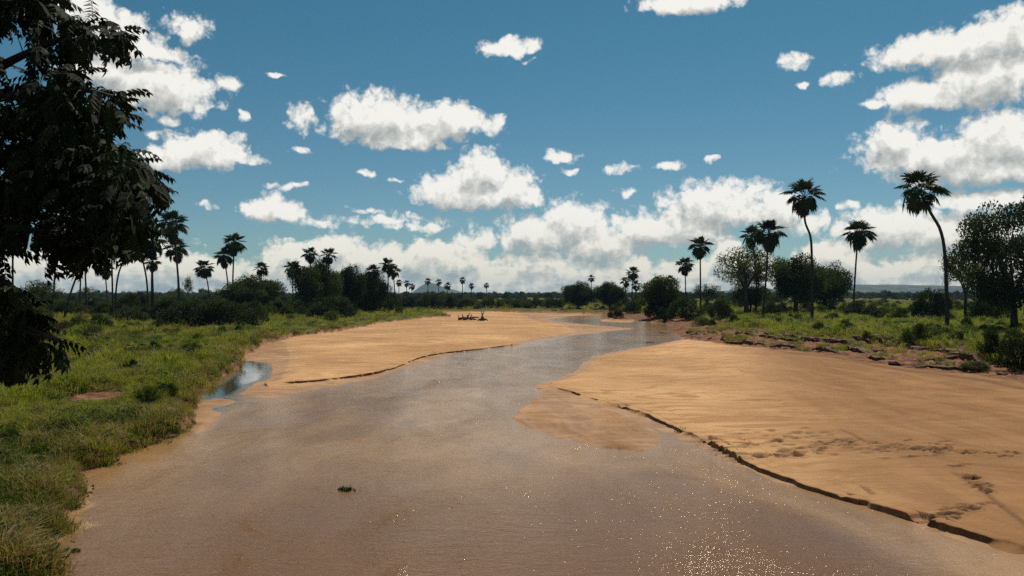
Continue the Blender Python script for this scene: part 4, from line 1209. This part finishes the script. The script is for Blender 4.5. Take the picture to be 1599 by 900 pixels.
    obj('twigs', mesh_vf('near_tree_twigs', twV, twF), M_BARK, t)['kind'] = 'stuff'
    sd = sdf(outline, np.array([r[1] for r in rec]), np.array([r[2] for r in rec]))
    score = np.where(np.array([r[1] for r in rec]) < -8, 999, sd + 4.0 * (np.array([r[3] for r in rec]) - 11.4))
    order = np.argsort(score)
    for i in order[:300]:
        o = obj('leaf', CLEAF[rec[i][4]], None, t); o.matrix_basis = rec[i][0]
    cv = [(np.array([v.co[:] for v in me.vertices]), [tuple(p.vertices) for p in me.polygons]) for me in CLEAF]
    AV, AF = [], []
    nb = 0
    for i in order[300:]:
        M, _, _, _, k = rec[i]
        co, fs = cv[k]
        m3 = np.array(M.to_3x3()); tr = np.array(M.translation)
        AV.append(co @ m3.T + tr); AF += [tuple(q + nb for q in f) for f in fs]; nb += len(co)
    me = new_mesh('near_tree_crown', np.concatenate(AV), np.array(AF), smooth=False)
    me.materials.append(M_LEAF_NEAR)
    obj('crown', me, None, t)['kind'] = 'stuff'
near_tree()

# ------------------------------------------------------------------ clods, driftwood, flotsam
def clod(seed, flat=0.5):
    rs = np.random.default_rng(seed)
    V = [(-1,-1,-1),(1,-1,-1),(1,1,-1),(-1,1,-1),(-1,-1,1),(1,-1,1),(1,1,1),(-1,1,1)]
    import bmesh
    bm = bmesh.new(); bmesh.ops.create_icosphere(bm, subdivisions=1, radius=1.0)
    for v in bm.verts:
        v.co *= rs.uniform(0.75, 1.25); v.co.z *= flat
        v.co.z = min(v.co.z, flat * 0.7)
    me = bpy.data.meshes.new('earth_clod'); bm.to_mesh(me); bm.free()
    return me
def earth_material():
    m, T = mat("crumbled_earth")
    geo = T.n('ShaderNodeNewGeometry'); P = geo.outputs['Position']
    e = T.noise(P, 2.0, 6, 0.65)
    bs = T.n('ShaderNodeBsdfPrincipled')
    T.put(bs.inputs['Base Color'], T.mix(T.ramp(e, 0.35, 0.65), (0.060, 0.028, 0.017), (0.18, 0.090, 0.050)))
    bs.inputs['Roughness'].default_value = 0.95
    bmp = T.n('ShaderNodeBump'); bmp.inputs['Distance'].default_value = 0.06; T.put(bmp.inputs['Height'], T.noise(P, 5, 6, 0.7))
    T.put(bs.inputs['Normal'], bmp.outputs[0])
    o = T.n('ShaderNodeOutputMaterial'); T.put(o.inputs[0], bs.outputs[0])
    return m
M_EARTH = earth_material()
CLODS = [clod(s, f) for s, f in ((1, 0.45), (2, 0.6), (3, 0.4), (4, 0.7))]
for c in CLODS: c.materials.append(M_EARTH)
ground_obj = bpy.data.objects['ground']
def clods():
    rs = np.random.default_rng(55)
    placed = 0
    for i in range(4000):
        px = rs.uniform(1060, 1599); t = (px - 1060) / 540
        py = rs.uniform(510 + 20 * t, 532 + 66 * t)
        X, Y = ground(px, py, 0.7)
        T = terrain(np.array([X]), np.array([Y]))
        if T['grass'][0] > 0.3 or T['so'][0] < 0.6: continue
        s = rs.uniform(0.15, 0.42) * (1 if rs.random() < 0.85 else 1.7)
        o = obj('earth_clod', CLODS[i % 4], None, ground_obj)
        o.location = (X, Y, T['h'][0] + 0.03); o.scale = (s * 1.5, s * rs.uniform(0.7, 1.1), s * rs.uniform(0.6, 0.9)); o.rotation_euler = (rs.normal(0, .15), rs.normal(0, .15), rs.uniform(-0.6, 0.6))
        placed += 1
        if placed >= 60: break
    for i in range(60):
        px = rs.uniform(110, 300); t = (px - 110) / 190
        py = 812 - 150 * t + rs.uniform(-24, 12)
        X, Y = ground(px, py, 0.3)
        T = terrain(np.array([X]), np.array([Y]))
        if T['so'][0] < 0.0 or T['so'][0] > 0.8: continue
        s = rs.uniform(0.08, 0.22)
        o = obj('earth_clod', CLODS[i % 4], None, ground_obj)
        o.location = (X, Y, T['h'][0]); o.scale = (s * 1.4, s, s); o.rotation_euler = (0, 0, rs.uniform(0, 6))
clods()

CRESTS = []
def slump_blocks():
    """pieces of the bank that have slid forward: turf on top, undercut dark front to the river"""
    rs = np.random.default_rng(64)
    jobs = []
    line = [np.array(p) for p in RIGHT_TOE[4:]]
    seg = [np.linalg.norm(b - a) for a, b in zip(line[:-1], line[1:])]; tot = sum(seg)
    def along(L, sg, d):
        for (a, b), q in zip(zip(L[:-1], L[1:]), sg):
            if d <= q: return a + (b - a) * d / q, (b - a) / q
            d -= q
        return L[-1], (L[-1] - L[-2]) / sg[-1]
    def outward(p, t):
        n = np.array([-t[1], t[0]])
        a, b = p + n * 1.5, p - n * 1.5
        q = sdf(BASIN, np.array([a[0], b[0]]), np.array([a[1], b[1]]))
        return n if q[0] < q[1] else -n
    for i in range(60):
        d = rs.uniform(0.0, tot * 0.95); p, t = along(line, seg, d)
        n = outward(p, t)
        o = rs.choice([1.2, 3.2, 5.6, 7.6, 7.9]) + rs.normal() * 0.5
        jobs.append((p + n * o, t, n, rs.uniform(0.9, 3.2), rs.uniform(0.16, 0.46)))
    L2 = [np.array(p) for p in LEFT_TOE[2:22]]
    sg2 = [np.linalg.norm(b - a) for a, b in zip(L2[:-1], L2[1:])]; tot2 = sum(sg2)
    for i in range(30):
        d = rs.uniform(0, tot2); p, t = along(L2, sg2, d)
        n = outward(p, t)
        jobs.append((p + n * rs.uniform(0.10, 0.7), t, n, rs.uniform(0.3, 1.0), rs.uniform(0.14, 0.34)))
    for c, t, n, L, H in jobs:
        m = 15; V = []
        bend = rs.normal() * 0.12
        QS = np.linspace(-1, 1, m)
        C2 = c[None, :] + t[None, :] * (QS * L)[:, None] + n[None, :] * (bend * QS * QS * L + 0.2 * rs.normal(size=m) * H)[:, None]
        Z2 = terrain(C2[:, 0], C2[:, 1])
        if Z2['so0'].min() < 0.05: continue
        for a in range(m):
            q = QS[a]
            taper = max(0.0, 1 - abs(q) ** 3)
            ctr = C2[a]; z0 = Z2['h'][a]
            h = H * taper * rs.uniform(0.8, 1.15)
            sc = 0.5 + H * 1.3
            for (o, k) in ((1.5, -0.25), (0.85, 0.70), (0.35, 1.0), (0.02, 0.86), (-0.05, 0.72), (0.10, 0.50), (0.17, 0.2), (0.02, -0.25)):
                oo = o * sc + 0.05 * rs.normal() * H
                zz = z0 + (h * k if k > 0 else -0.08 - 0.1 * H) + 0.02 * rs.normal() * taper
                V.append((ctr[0] + n[0] * oo, ctr[1] + n[1] * oo, zz))
            if rs.random() < 0.9:
                g = ctr + n * sc * rs.uniform(0.1, 0.9)
                CRESTS.append((g[0], g[1], z0 + h * 0.85))
        idx = np.arange(m * 8).reshape(m, 8)
        q4 = np.stack([idx[:-1, :-1], idx[:-1, 1:], idx[1:, 1:], idx[1:, :-1]], -1).reshape(-1, 4)
        obj('slump_block', new_mesh('slump_block', V, q4), M_EARTH, ground_obj)
slump_blocks()

# ------------------------------------------------------------------ grass: tufts set on the banks
def tuft(name, seed, n, h, spread, width, lean, material):
    rs = np.random.default_rng(seed); V, F = [], []
    for i in range(n):
        a = rs.uniform(0, 6.28); r = spread * math.sqrt(rs.random())
        b0 = Vector((r * math.cos(a), r * math.sin(a), -0.02))
        q = a + rs.normal() * 0.9; ln = lean * rs.uniform(0.3, 1.5); hh = h * rs.uniform(0.5, 1.15)
        d = Vector((math.cos(q), math.sin(q), 0)); sd = Vector((-d.y, d.x, 0)).lerp(d, rs.uniform(-0.4, 0.4)) * width * 0.5
        m = b0 + d * ln * hh * 0.35 + Vector((0, 0, hh * 0.62)); tp = b0 + d * ln * hh + Vector((0, 0, hh * (1 - 0.25 * ln)))
        k = len(V)
        V += [tuple(b0 - sd), tuple(b0 + sd), tuple(m + sd * 0.75), tuple(m - sd * 0.75), tuple(tp)]
        F += [(k, k + 1, k + 2, k + 3), (k + 3, k + 2, k + 4)]
    me = mesh_vf(name, V, F, smooth=False); me.materials.append(material)
    return me
def herb(name, seed, n, material):
    rs = np.random.default_rng(seed)
    p = rs.normal(size=(n, 3)) * np.array([0.16, 0.16, 0.10]) + np.array([0, 0, 0.16])
    p[:, 2] = np.abs(p[:, 2])
    V, F = leaf_quads(p, 0.11, rs, 0.6, 0.6)
    me = new_mesh(name, V, F, smooth=False); me.materials.append(material)
    return me
tuft_meshes = [tuft('a_green', 1, 34, 0.34, 0.20, 0.016, 0.55, M_GRASS), tuft('b_green', 2, 30, 0.46, 0.18, 0.015, 0.5, M_GRASS),
               tuft('c_deep', 3, 36, 0.30, 0.22, 0.020, 0.6, M_GRASS_DEEP), tuft('d_straw', 4, 30, 0.42, 0.20, 0.014, 0.8, M_STRAW),
               herb('e_herb', 5, 60, M_HERB), tuft('f_straw', 6, 26, 0.26, 0.24, 0.014, 1.2, M_STRAW)]
tuft_col = bpy.data.collections.new('tuft_library')
for me in tuft_meshes:
    tuft_col.objects.link(bpy.data.objects.new(me.name, me))
scrub_col = bpy.data.collections.new('scrub_library')
for i, k in enumerate((0, 1, 2, 3)):
    me = crown_mesh('bush', k, M_LEAF_MID if i % 2 else M_LEAF_DARK)
    scrub_col.objects.link(bpy.data.objects.new('%s_scrub' % 'abcd'[i], me))

def scatter(name, label, pts, scl, rot, vid, coll, sclz=None):
    """one object that sets copies of small meshes on given points"""
    me = bpy.data.meshes.new(name)
    me.vertices.add(len(pts)); me.vertices.foreach_set('co', np.asarray(pts, np.float32).ravel())
    sz = scl if sclz is None else sclz
    a = me.attributes.new('scl', 'FLOAT_VECTOR', 'POINT'); a.data.foreach_set('vector', np.stack([scl, scl, sz], 1).astype(np.float32).ravel())
    a = me.attributes.new('rot', 'FLOAT_VECTOR', 'POINT'); a.data.foreach_set('vector', rot.astype(np.float32).ravel())
    a = me.attributes.new('vid', 'INT', 'POINT'); a.data.foreach_set('value', vid.astype(np.int32))
    o = bpy.data.objects.new(name, me); COL.objects.link(o)
    o['kind'] = 'stuff'; o['label'] = label
    g = bpy.data.node_groups.new(name + '_set', 'GeometryNodeTree')
    g.interface.new_socket('Geometry', in_out='INPUT', socket_type='NodeSocketGeometry')
    g.interface.new_socket('Geometry', in_out='OUTPUT', socket_type='NodeSocketGeometry')
    N, L = g.nodes, g.links
    gi, go = N.new('NodeGroupInput'), N.new('NodeGroupOutput')
    ci = N.new('GeometryNodeCollectionInfo'); ci.inputs['Collection'].default_value = coll
    ci.inputs['Separate Children'].default_value = True; ci.inputs['Reset Children'].default_value = True
    ip = N.new('GeometryNodeInstanceOnPoints'); ip.inputs['Pick Instance'].default_value = True
    def na(nm, ty):
        q = N.new('GeometryNodeInputNamedAttribute'); q.data_type = ty; q.inputs['Name'].default_value = nm
        return q.outputs['Attribute']
    er = N.new('FunctionNodeEulerToRotation'); L.new(na('rot', 'FLOAT_VECTOR'), er.inputs[0])
    L.new(gi.outputs[0], ip.inputs['Points']); L.new(ci.outputs[0], ip.inputs['Instance'])
    L.new(na('vid', 'INT'), ip.inputs['Instance Index']); L.new(er.outputs[0], ip.inputs['Rotation']); L.new(na('scl', 'FLOAT_VECTOR'), ip.inputs['Scale'])
    L.new(ip.outputs[0], go.inputs[0])
    md = o.modifiers.new('set', 'NODES'); md.node_group = g
    return o

def grass():
    rs = np.random.default_rng(12)
    n = 330000
    off = rs.uniform(6, 520, n); u = rs.uniform(-0.80, 0.80, n)
    y = (CAM_H - 1.2) * PF / off; x = u * y
    keep = rs.random(n) < np.clip((y / 60.0) ** 1.1, 0.11, 0.62)
    x, y = x[keep], y[keep]
    keep = np.ones(len(x), bool)
    T = terrain(x, y)
    d = y
    patch = fbm(x / 5.5, y / 5.5, 201, 3); patch2 = fbm(x / 1.7, y / 1.7, 202, 3)
    bare = (fbm(x / 4.0, y / 4.0, 203, 3) > 0.52) & (T['right'] < 0.5) & (d < 60)
    r = rs.random(len(x))
    g = T['grass']
    ok = (g > 0.35) & ~(bare & (r < 0.85)) & (y < 520)
    # dry clumps along the cut edge of the left bank
    rim = (T['so'] > 0.02) & (T['so'] < 1.3) & (T['right'] < 0.5) & (d < 120)
    ok |= rim & (r < 0.55)
    scarp = (T['right'] > 0.5) & (T['so'] > 3.0) & (fbm(x / 2.0, y / 2.0, 204, 3) > 0.25)
    ok |= scarp & (r < 0.6)
    x, y, d, patch, patch2, r, rim = (q[ok] for q in (x, y, d, patch, patch2, r, rim))
    h = T['h'][ok]; right = T['right'][ok]
    vid = np.where(patch + 0.5 * patch2 > 0.22, 1, 0)
    vid = np.where(patch + 0.6 * patch2 < -0.30, 2, vid)
    q = rs.random(len(x))
    straw = np.where(right > 0.5, 0.10, 0.22) + 0.55 * np.clip(patch2 - 0.05, 0, 1)
    vid = np.where(q < straw, np.where(rs.random(len(x)) < 0.5, 3, 5), vid)
    vid = np.where((q > 0.94 - 0.25 * np.clip(fbm(x / 2.2, y / 2.2, 206, 3) - 0.25, 0, 1)) & (d < 120), 4, vid)
    vid = np.where(rim & (q < 0.38), 3, vid)
    s = np.clip(0.62 + 0.0105 * d, 0.7, 2.6) * rs.uniform(0.65, 1.3, len(x))
    p3 = fbm(x / 3.0, y / 3.0, 205, 3, 0.6)
    s = s * (0.72 + 1.25 * np.clip(p3 + 0.15, 0, 0.9)) * np.where(patch2 > 0.25, 1.2, 1.0)
    s = np.where(rim & (vid == 3), s * 1.1, s)
    rot = np.stack([rs.normal(0, 0.1, len(x)), rs.normal(0, 0.1, len(x)), rs.uniform(0, 6.28, len(x))], 1)
    hz = s * np.where(d > 90, 0.8, 1.0)
    cr = np.array(CRESTS); k = rs.integers(0, len(cr), len(cr) * 3)
    cr = cr[k] + rs.normal(size=(len(k), 3)) * np.array([0.12, 0.12, 0.0]) - np.array([0, 0, 0.03])
    x = np.concatenate([x, cr[:, 0]]); y = np.concatenate([y, cr[:, 1]]); h = np.concatenate([h, cr[:, 2]])
    vid = np.concatenate([vid, rs.choice([0, 1, 3, 3, 5], len(cr))])
    s2 = np.clip(0.55 + 0.007 * cr[:, 1], 0.5, 1.3) * rs.uniform(0.5, 1.1, len(cr))
    s = np.concatenate([s, s2]); hz = np.concatenate([hz, s2])
    rot = np.concatenate([rot, np.stack([rs.normal(0, 0.3, len(cr)), rs.normal(0, 0.3, len(cr)), rs.uniform(0, 6.28, len(cr))], 1)])
    scatter('grass', 'short green and straw coloured grass covering the river banks and plain', np.stack([x, y, h], 1), s, rot, vid, tuft_col, hz)
grass()

def scrub():
    rs = np.random.default_rng(31)
    n = 26000
    off = np.concatenate([rs.uniform(2.0, 34, n // 2), rs.uniform(0.9, 8, n // 2)])
    y = (CAM_H - 1.4) * PF / off; u = rs.uniform(-0.80, 0.80, n); x = u * y
    m = (y > 150) & (y < 5200); x, y, u = x[m], y[m], u[m]
    T = terrain(x, y)
    dens = fbm(x / 70, y / 70, 301, 3)
    left = (u < -0.06)
    p = np.where(left, 0.55 + 0.5 * dens, 0.20 + 0.55 * dens)
    p = np.where((u > 0.15) & (y < 330), 0.05 + 0.25 * np.clip(dens, 0, 1), p)
    p = np.where(y > 600, 0.6 + 0.5 * dens, p)
    r = rs.random(len(x))
    ok = (T['so'] > 18) & (r < p)
    # keep the strip directly behind the far sandbar open
    x, y = x[ok], y[ok]; h = T['h'][ok]
    s = rs.lognormal(0.25, 0.38, len(x)) * np.clip(0.7 + y / 900, 0.7, 2.3)
    z = s * rs.uniform(0.9, 1.6, len(x))
    rot = np.stack([np.zeros(len(x)), np.zeros(len(x)), rs.uniform(0, 6.28, len(x))], 1)
    scatter('distant_scrub', 'dark bushland merging into one mass across the far plain', np.stack([x, y, h - 0.1], 1), s, rot, rs.integers(0, 4, len(x)), scrub_col, z)
scrub()

def undergrowth():
    rs = np.random.default_rng(88)
    n = 2600
    off = rs.uniform(22, 120, n); u = rs.uniform(-0.66, 0.70, n)
    y = (CAM_H - 1.3) * PF / off; x = u * y
    T = terrain(x, y)
    c = fbm(x / 9, y / 9, 501, 3)
    edge = (T['right'] > 0.5) & (T['so'] > 6.5) & (T['so'] < 13)
    p = np.where(T['right'] > 0.5, np.where(edge, 0.26, 0.12) + 0.3 * np.clip(c, 0, 1), np.where(y > 55, 0.10 + 0.35 * np.clip(c, 0, 1), 0.03))
    ok = (T['grass'] > 0.3) & (rs.random(n) < p) & (T['so'] > 2.5)
    x, y, h = x[ok], y[ok], T['h'][ok]
    s = rs.lognormal(-0.75, 0.42, len(x)) * np.where(y < 60, 0.7, 1.15)
    rot = np.stack([np.zeros(len(x)), np.zeros(len(x)), rs.uniform(0, 6.28, len(x))], 1)
    scatter('undergrowth', 'low weeds and knee-high shrubs spread through the grass', np.stack([x, y, h - 0.03], 1), s, rot, rs.integers(0, 4, len(x)), scrub_col, s * rs.uniform(0.9, 1.7, len(x)))
undergrowth()

# ------------------------------------------------------------------ hills on the skyline
def hill_material():
    m, T = mat("wooded_hillside")
    geo = T.n('ShaderNodeNewGeometry'); P = geo.outputs['Position']
    n = T.noise(P, 0.02, 6, 0.7)
    bs = T.n('ShaderNodeBsdfPrincipled')
    T.put(bs.inputs['Base Color'], T.mix(T.ramp(n, 0.35, 0.65), (0.03, 0.042, 0.016), (0.09, 0.095, 0.04)))
    bs.inputs['Roughness'].default_value = 1.0
    bmp = T.n('ShaderNodeBump'); bmp.inputs['Distance'].default_value = 6.0; T.put(bmp.inputs['Height'], n)
    T.put(bs.inputs['Normal'], bmp.outputs[0])
    o = T.n('ShaderNodeOutputMaterial'); T.put(o.inputs[0], bs.outputs[0])
    return m
M_HILL = hill_material()
def ridge(name, label, pxs, tops, Y, depth):
    """hill whose skyline passes through the given photo points, Y metres away"""
    u = np.linspace(pxs[0], pxs[-1], 160); v = np.linspace(-1, 1, 25)
    top = np.interp(u, pxs, tops)
    X = (u - 799.5) / PF * Y
    hh = (HORIZON - top) / PF * Y + CAM_H + 1.0
    XX = np.repeat(X[:, None], 25, 1); YY = Y + depth * np.repeat(v[None, :], 160, 0)
    prof = np.cos(v * math.pi / 2) ** 1.3
    n = fbm(XX / 90, YY / 90, 401, 4)
    endf = ss(0, 0.06, (u - u[0]) / (u[-1] - u[0])) * ss(0, 0.06, (u[-1] - u) / (u[-1] - u[0]))
    ZZ = (hh[:, None] + n * 4.0) * prof[None, :] * endf[:, None] - 4
    idx = np.arange(160 * 25).reshape(160, 25)
    q = np.stack([idx[:-1, :-1], idx[1:, :-1], idx[1:, 1:], idx[:-1, 1:]], -1).reshape(-1, 4)
    o = obj(name, new_mesh(name, np.stack([XX.ravel(), YY.ravel(), ZZ.ravel()], 1), q), M_HILL)
    o['kind'] = 'structure'; o['label'] = label
ridge('mountain', 'blue distant mountain peak behind the far palms', [630, 645, 655, 664, 670, 678, 688, 705, 722, 740], [460, 456, 448, 442.5, 440.5, 442, 446, 451, 456, 460], 5600, 260)
ridge('hills_right', 'low blue-green ridge on the skyline behind the right bank', [1060, 1120, 1200, 1280, 1340, 1400, 1440, 1500, 1580, 1680, 1800], [460, 454, 451, 447, 444, 444, 445, 446, 448, 452, 460], 4300, 320)
ridge('hills_far', 'very low ridge on the skyline above the river bend', [740, 790, 840, 880, 930, 1000, 1080], [461, 458, 456.5, 456.5, 456, 455.5, 461], 4900, 250)

# ------------------------------------------------------------------ driftwood, flotsam
def branch_pile(name, px, py, label, cat, items, material=M_DRIFT, z=None):
    X, Y = ground(px, py, 0.28); Z = ground_z(X, Y) if z is None else z
    t = thing(name, (X, Y, Z), label, cat)
    for nm, pts, r0, r1 in items:
        sp = spline([tuple(0.78 * c for c in p) for p in pts], 8); r0, r1 = 0.7 * r0, 0.8 * r1
        V, F = tube([tuple(p) for p in sp], [r0 + (r1 - r0) * i / 8 for i in range(9)], 7)
        obj(nm, mesh_vf(name + '_' + nm, V, F), material, t)
    return t
branch_pile('driftwood_tangle', 728, 500, 'dark tangle of stranded roots and branches on the far left sandbar', 'driftwood', [
    ('log', [(-2.0, 0, 0.2), (-0.5, 0.2, 0.5), (1.3, 0, 0.35), (2.6, -0.1, 0.05)], 0.42, 0.16),
    ('root', [(0.3, 0, 0.4), (0.6, 0.1, 1.2), (0.9, 0, 1.9)], 0.22, 0.05), ('root', [(-0.6, 0, 0.4), (-0.9, 0.2, 1.1), (-1.0, 0.1, 1.5)], 0.2, 0.04),
    ('root', [(0.9, 0, 0.3), (1.2, -0.5, 0.9), (1.4, -0.6, 1.5)], 0.2, 0.05), ('branch', [(-1.6, 0, 0.1), (-1.9, -0.3, 0.8), (-2.0, -0.3, 1.4)], 0.14, 0.04),
    ('branch', [(0.0, -0.4, 0.1), (0.4, -0.6, 0.8), (0.2, -0.6, 1.3)], 0.26, 0.10), ('log', [(-0.8, -0.5, 0.15), (0.4, -0.6, 0.4), (1.6, -0.6, 0.15)], 0.36, 0.2)])
branch_pile('dead_stump', 753, 501, 'dark upright stump with a forked branch on the far left sandbar', 'driftwood', [
    ('stump', [(0, 0, -0.1), (0.05, 0, 0.5), (0.0, 0, 1.0)], 0.75, 0.3), ('branch', [(0, 0, 0.8), (-0.05, 0, 1.7), (-0.3, 0, 2.7)], 0.22, 0.05),
    ('branch', [(0, 0, 1.3), (0.3, 0, 1.9), (0.45, 0, 2.5)], 0.14, 0.04), ('root', [(0.2, 0, 0.4), (1.0, -0.1, 0.3), (1.4, -0.1, 0.0)], 0.3, 0.08), ('root', [(-0.2, 0, 0.4), (-0.8, -0.1, 0.25), (-1.2, 0, 0.0)], 0.3, 0.08)])
branch_pile('drift_log', 741, 497, 'short dark log lying between the tangle and the forked stump', 'log', [('log', [(-1.3, 0, 0.12), (0, 0.1, 0.2), (1.2, 0, 0.1)], 0.22, 0.14)])
branch_pile('drift_stick', 258, 640, 'pale dead stick lying in the grass above the pool', 'stick', [('stick', [(-0.6, 0, 0.25), (0, 0.1, 0.4), (0.7, 0.1, 0.3)], 0.03, 0.015)], M_STRAW)
def lying_branch(name, px, py, label, L, ang, r, material):
    X, Y, Z = stand(px, py)
    t = thing(name, (X, Y, Z), label, 'branch')
    c, s = math.cos(ang), math.sin(ang)
    V, F = tube([tuple(p) for p in spline([(-L * c, -L * s, 0.10), (0, 0.05, 0.26), (L * c, L * s, 0.34)], 8)], [r * (1 - 0.08 * i) for i in range(9)], 6)
    obj('stem', mesh_vf(name, V, F), material, t)
    for q in (-0.4, 0.1, 0.5):
        V, F = tube([(L * q * c, L * q * s, 0.22), (L * q * c + 0.12, L * q * s + 0.05, 0.42), (L * q * c + 0.3, L * q * s + 0.1, 0.5)], [r * 0.5, r * 0.35, r * 0.15], 5)
        obj('twig', mesh_vf(name + '_twig', V, F), material, t)
lying_branch('fallen_branch', 42, 752, 'dark fallen branch lying in the near left grass', 0.5, 0.5, 0.035, M_DRIFT)
lying_branch('fallen_branch', 150, 606, 'brown fallen branch on the bare soil patch of the left bank', 0.8, 0.1, 0.05, M_DRIFT)
lying_branch('fallen_branch', 172, 615, 'thin pale branch in front of the brown one on the bare soil', 0.6, -0.1, 0.03, M_STRAW)
lying_branch('fallen_branch', 165, 752, 'small snag with pale twigs at the left water edge', 0.28, 0.1, 0.02, M_DRIFT)

def flotsam(name, px, py, label, cat, half, high, z=0.0, straw=0.3, seed=1):
    X, Y = ground(px, py, z); s = Y / PF
    t = thing(name, (X, Y, z), label, cat)
    rs = np.random.default_rng(seed)
    n = 150
    p = rs.normal(size=(n, 3)) * np.array([half * s * 0.45, half * s * 0.35, high * s * 0.4]); p[:, 2] = np.abs(p[:, 2])
    V, F = leaf_quads(p, 0.09, rs, 0.5, 0.4)
    me = new_mesh(name, V, F, smooth=False)
    obj('leaves', me, M_LEAF_DARK, t)
    wv, wf = [], []
    for k in range(9):
        a = rs.uniform(0, 6.28); L = half * s * rs.uniform(0.4, 0.9)
        V, F = tube([(-L * .4 * math.cos(a), -L * .4 * math.sin(a), 0.01), (0, 0, 0.05), (L * .6 * math.cos(a), L * .6 * math.sin(a), high * s * rs.uniform(0.3, 1.2))], [0.012, 0.01, 0.004], 4)
        b = len(wv); wv += V; wf += [tuple(i + b for i in f) for f in F]
    obj('twigs', mesh_vf(name + '_twigs', wv, wf), M_DRIFT, t)
    return t
flotsam('floating_weed', 540, 766, 'small dark clump of weed floating alone in the brown water', 'weed clump', 17, 6)
flotsam('stranded_weed', 1014, 536, 'dark strand of weed at the water edge off the right sandbar tip', 'weed clump', 18, 3, 0.03, seed=3)
flotsam('stranded_weed', 1033, 521, 'small dark weed strand in the channel near the right bank', 'weed clump', 9, 3, 0.03, seed=4)
flotsam('stranded_weed', 119, 862, 'tiny dark weed bit in the water at the bottom left', 'weed clump', 5, 5, 0.0, seed=5)
def edge_tuft(px, py, label, sc, vid):
    X, Y = ground(px, py, 0.2)
    o = obj('grass_tuft', tuft_meshes[vid], None); o.location = (X, Y, ground_z(X, Y)); o.scale = (sc, sc, sc)
    tag(o, label, 'grass tuft')
edge_tuft(1061, 668, 'lone grass tuft growing on the cut edge of the right sandbar', 1.0, 2)

# ------------------------------------------------------------------ haze: the humid air over the plain
def haze():
    x0, x1, y0, y1, z0, z1 = -10800, 10800, -400, 6300, -8, 110
    V = [(x0,y0,z0),(x1,y0,z0),(x1,y1,z0),(x0,y1,z0),(x0,y0,z1),(x1,y0,z1),(x1,y1,z1),(x0,y1,z1)]
    F = [(3,2,1,0),(4,5,6,7),(0,1,5,4),(1,2,6,5),(2,3,7,6),(3,0,4,7)]
    me = mesh_vf('haze', V, F, smooth=False)
    m, T = mat("humid_air")
    pv = T.n('ShaderNodeVolumePrincipled')
    pv.inputs['Color'].default_value = (0.36, 0.64, 1.0, 1)
    pv.inputs['Density'].default_value = 0.00007
    o = T.n('ShaderNodeOutputMaterial'); T.put(o.inputs['Volume'], pv.outputs[0])
    h = obj('haze', me, m)
    h['kind'] = 'stuff'; h['label'] = 'thin bluish haze in the air over the plain'
haze()
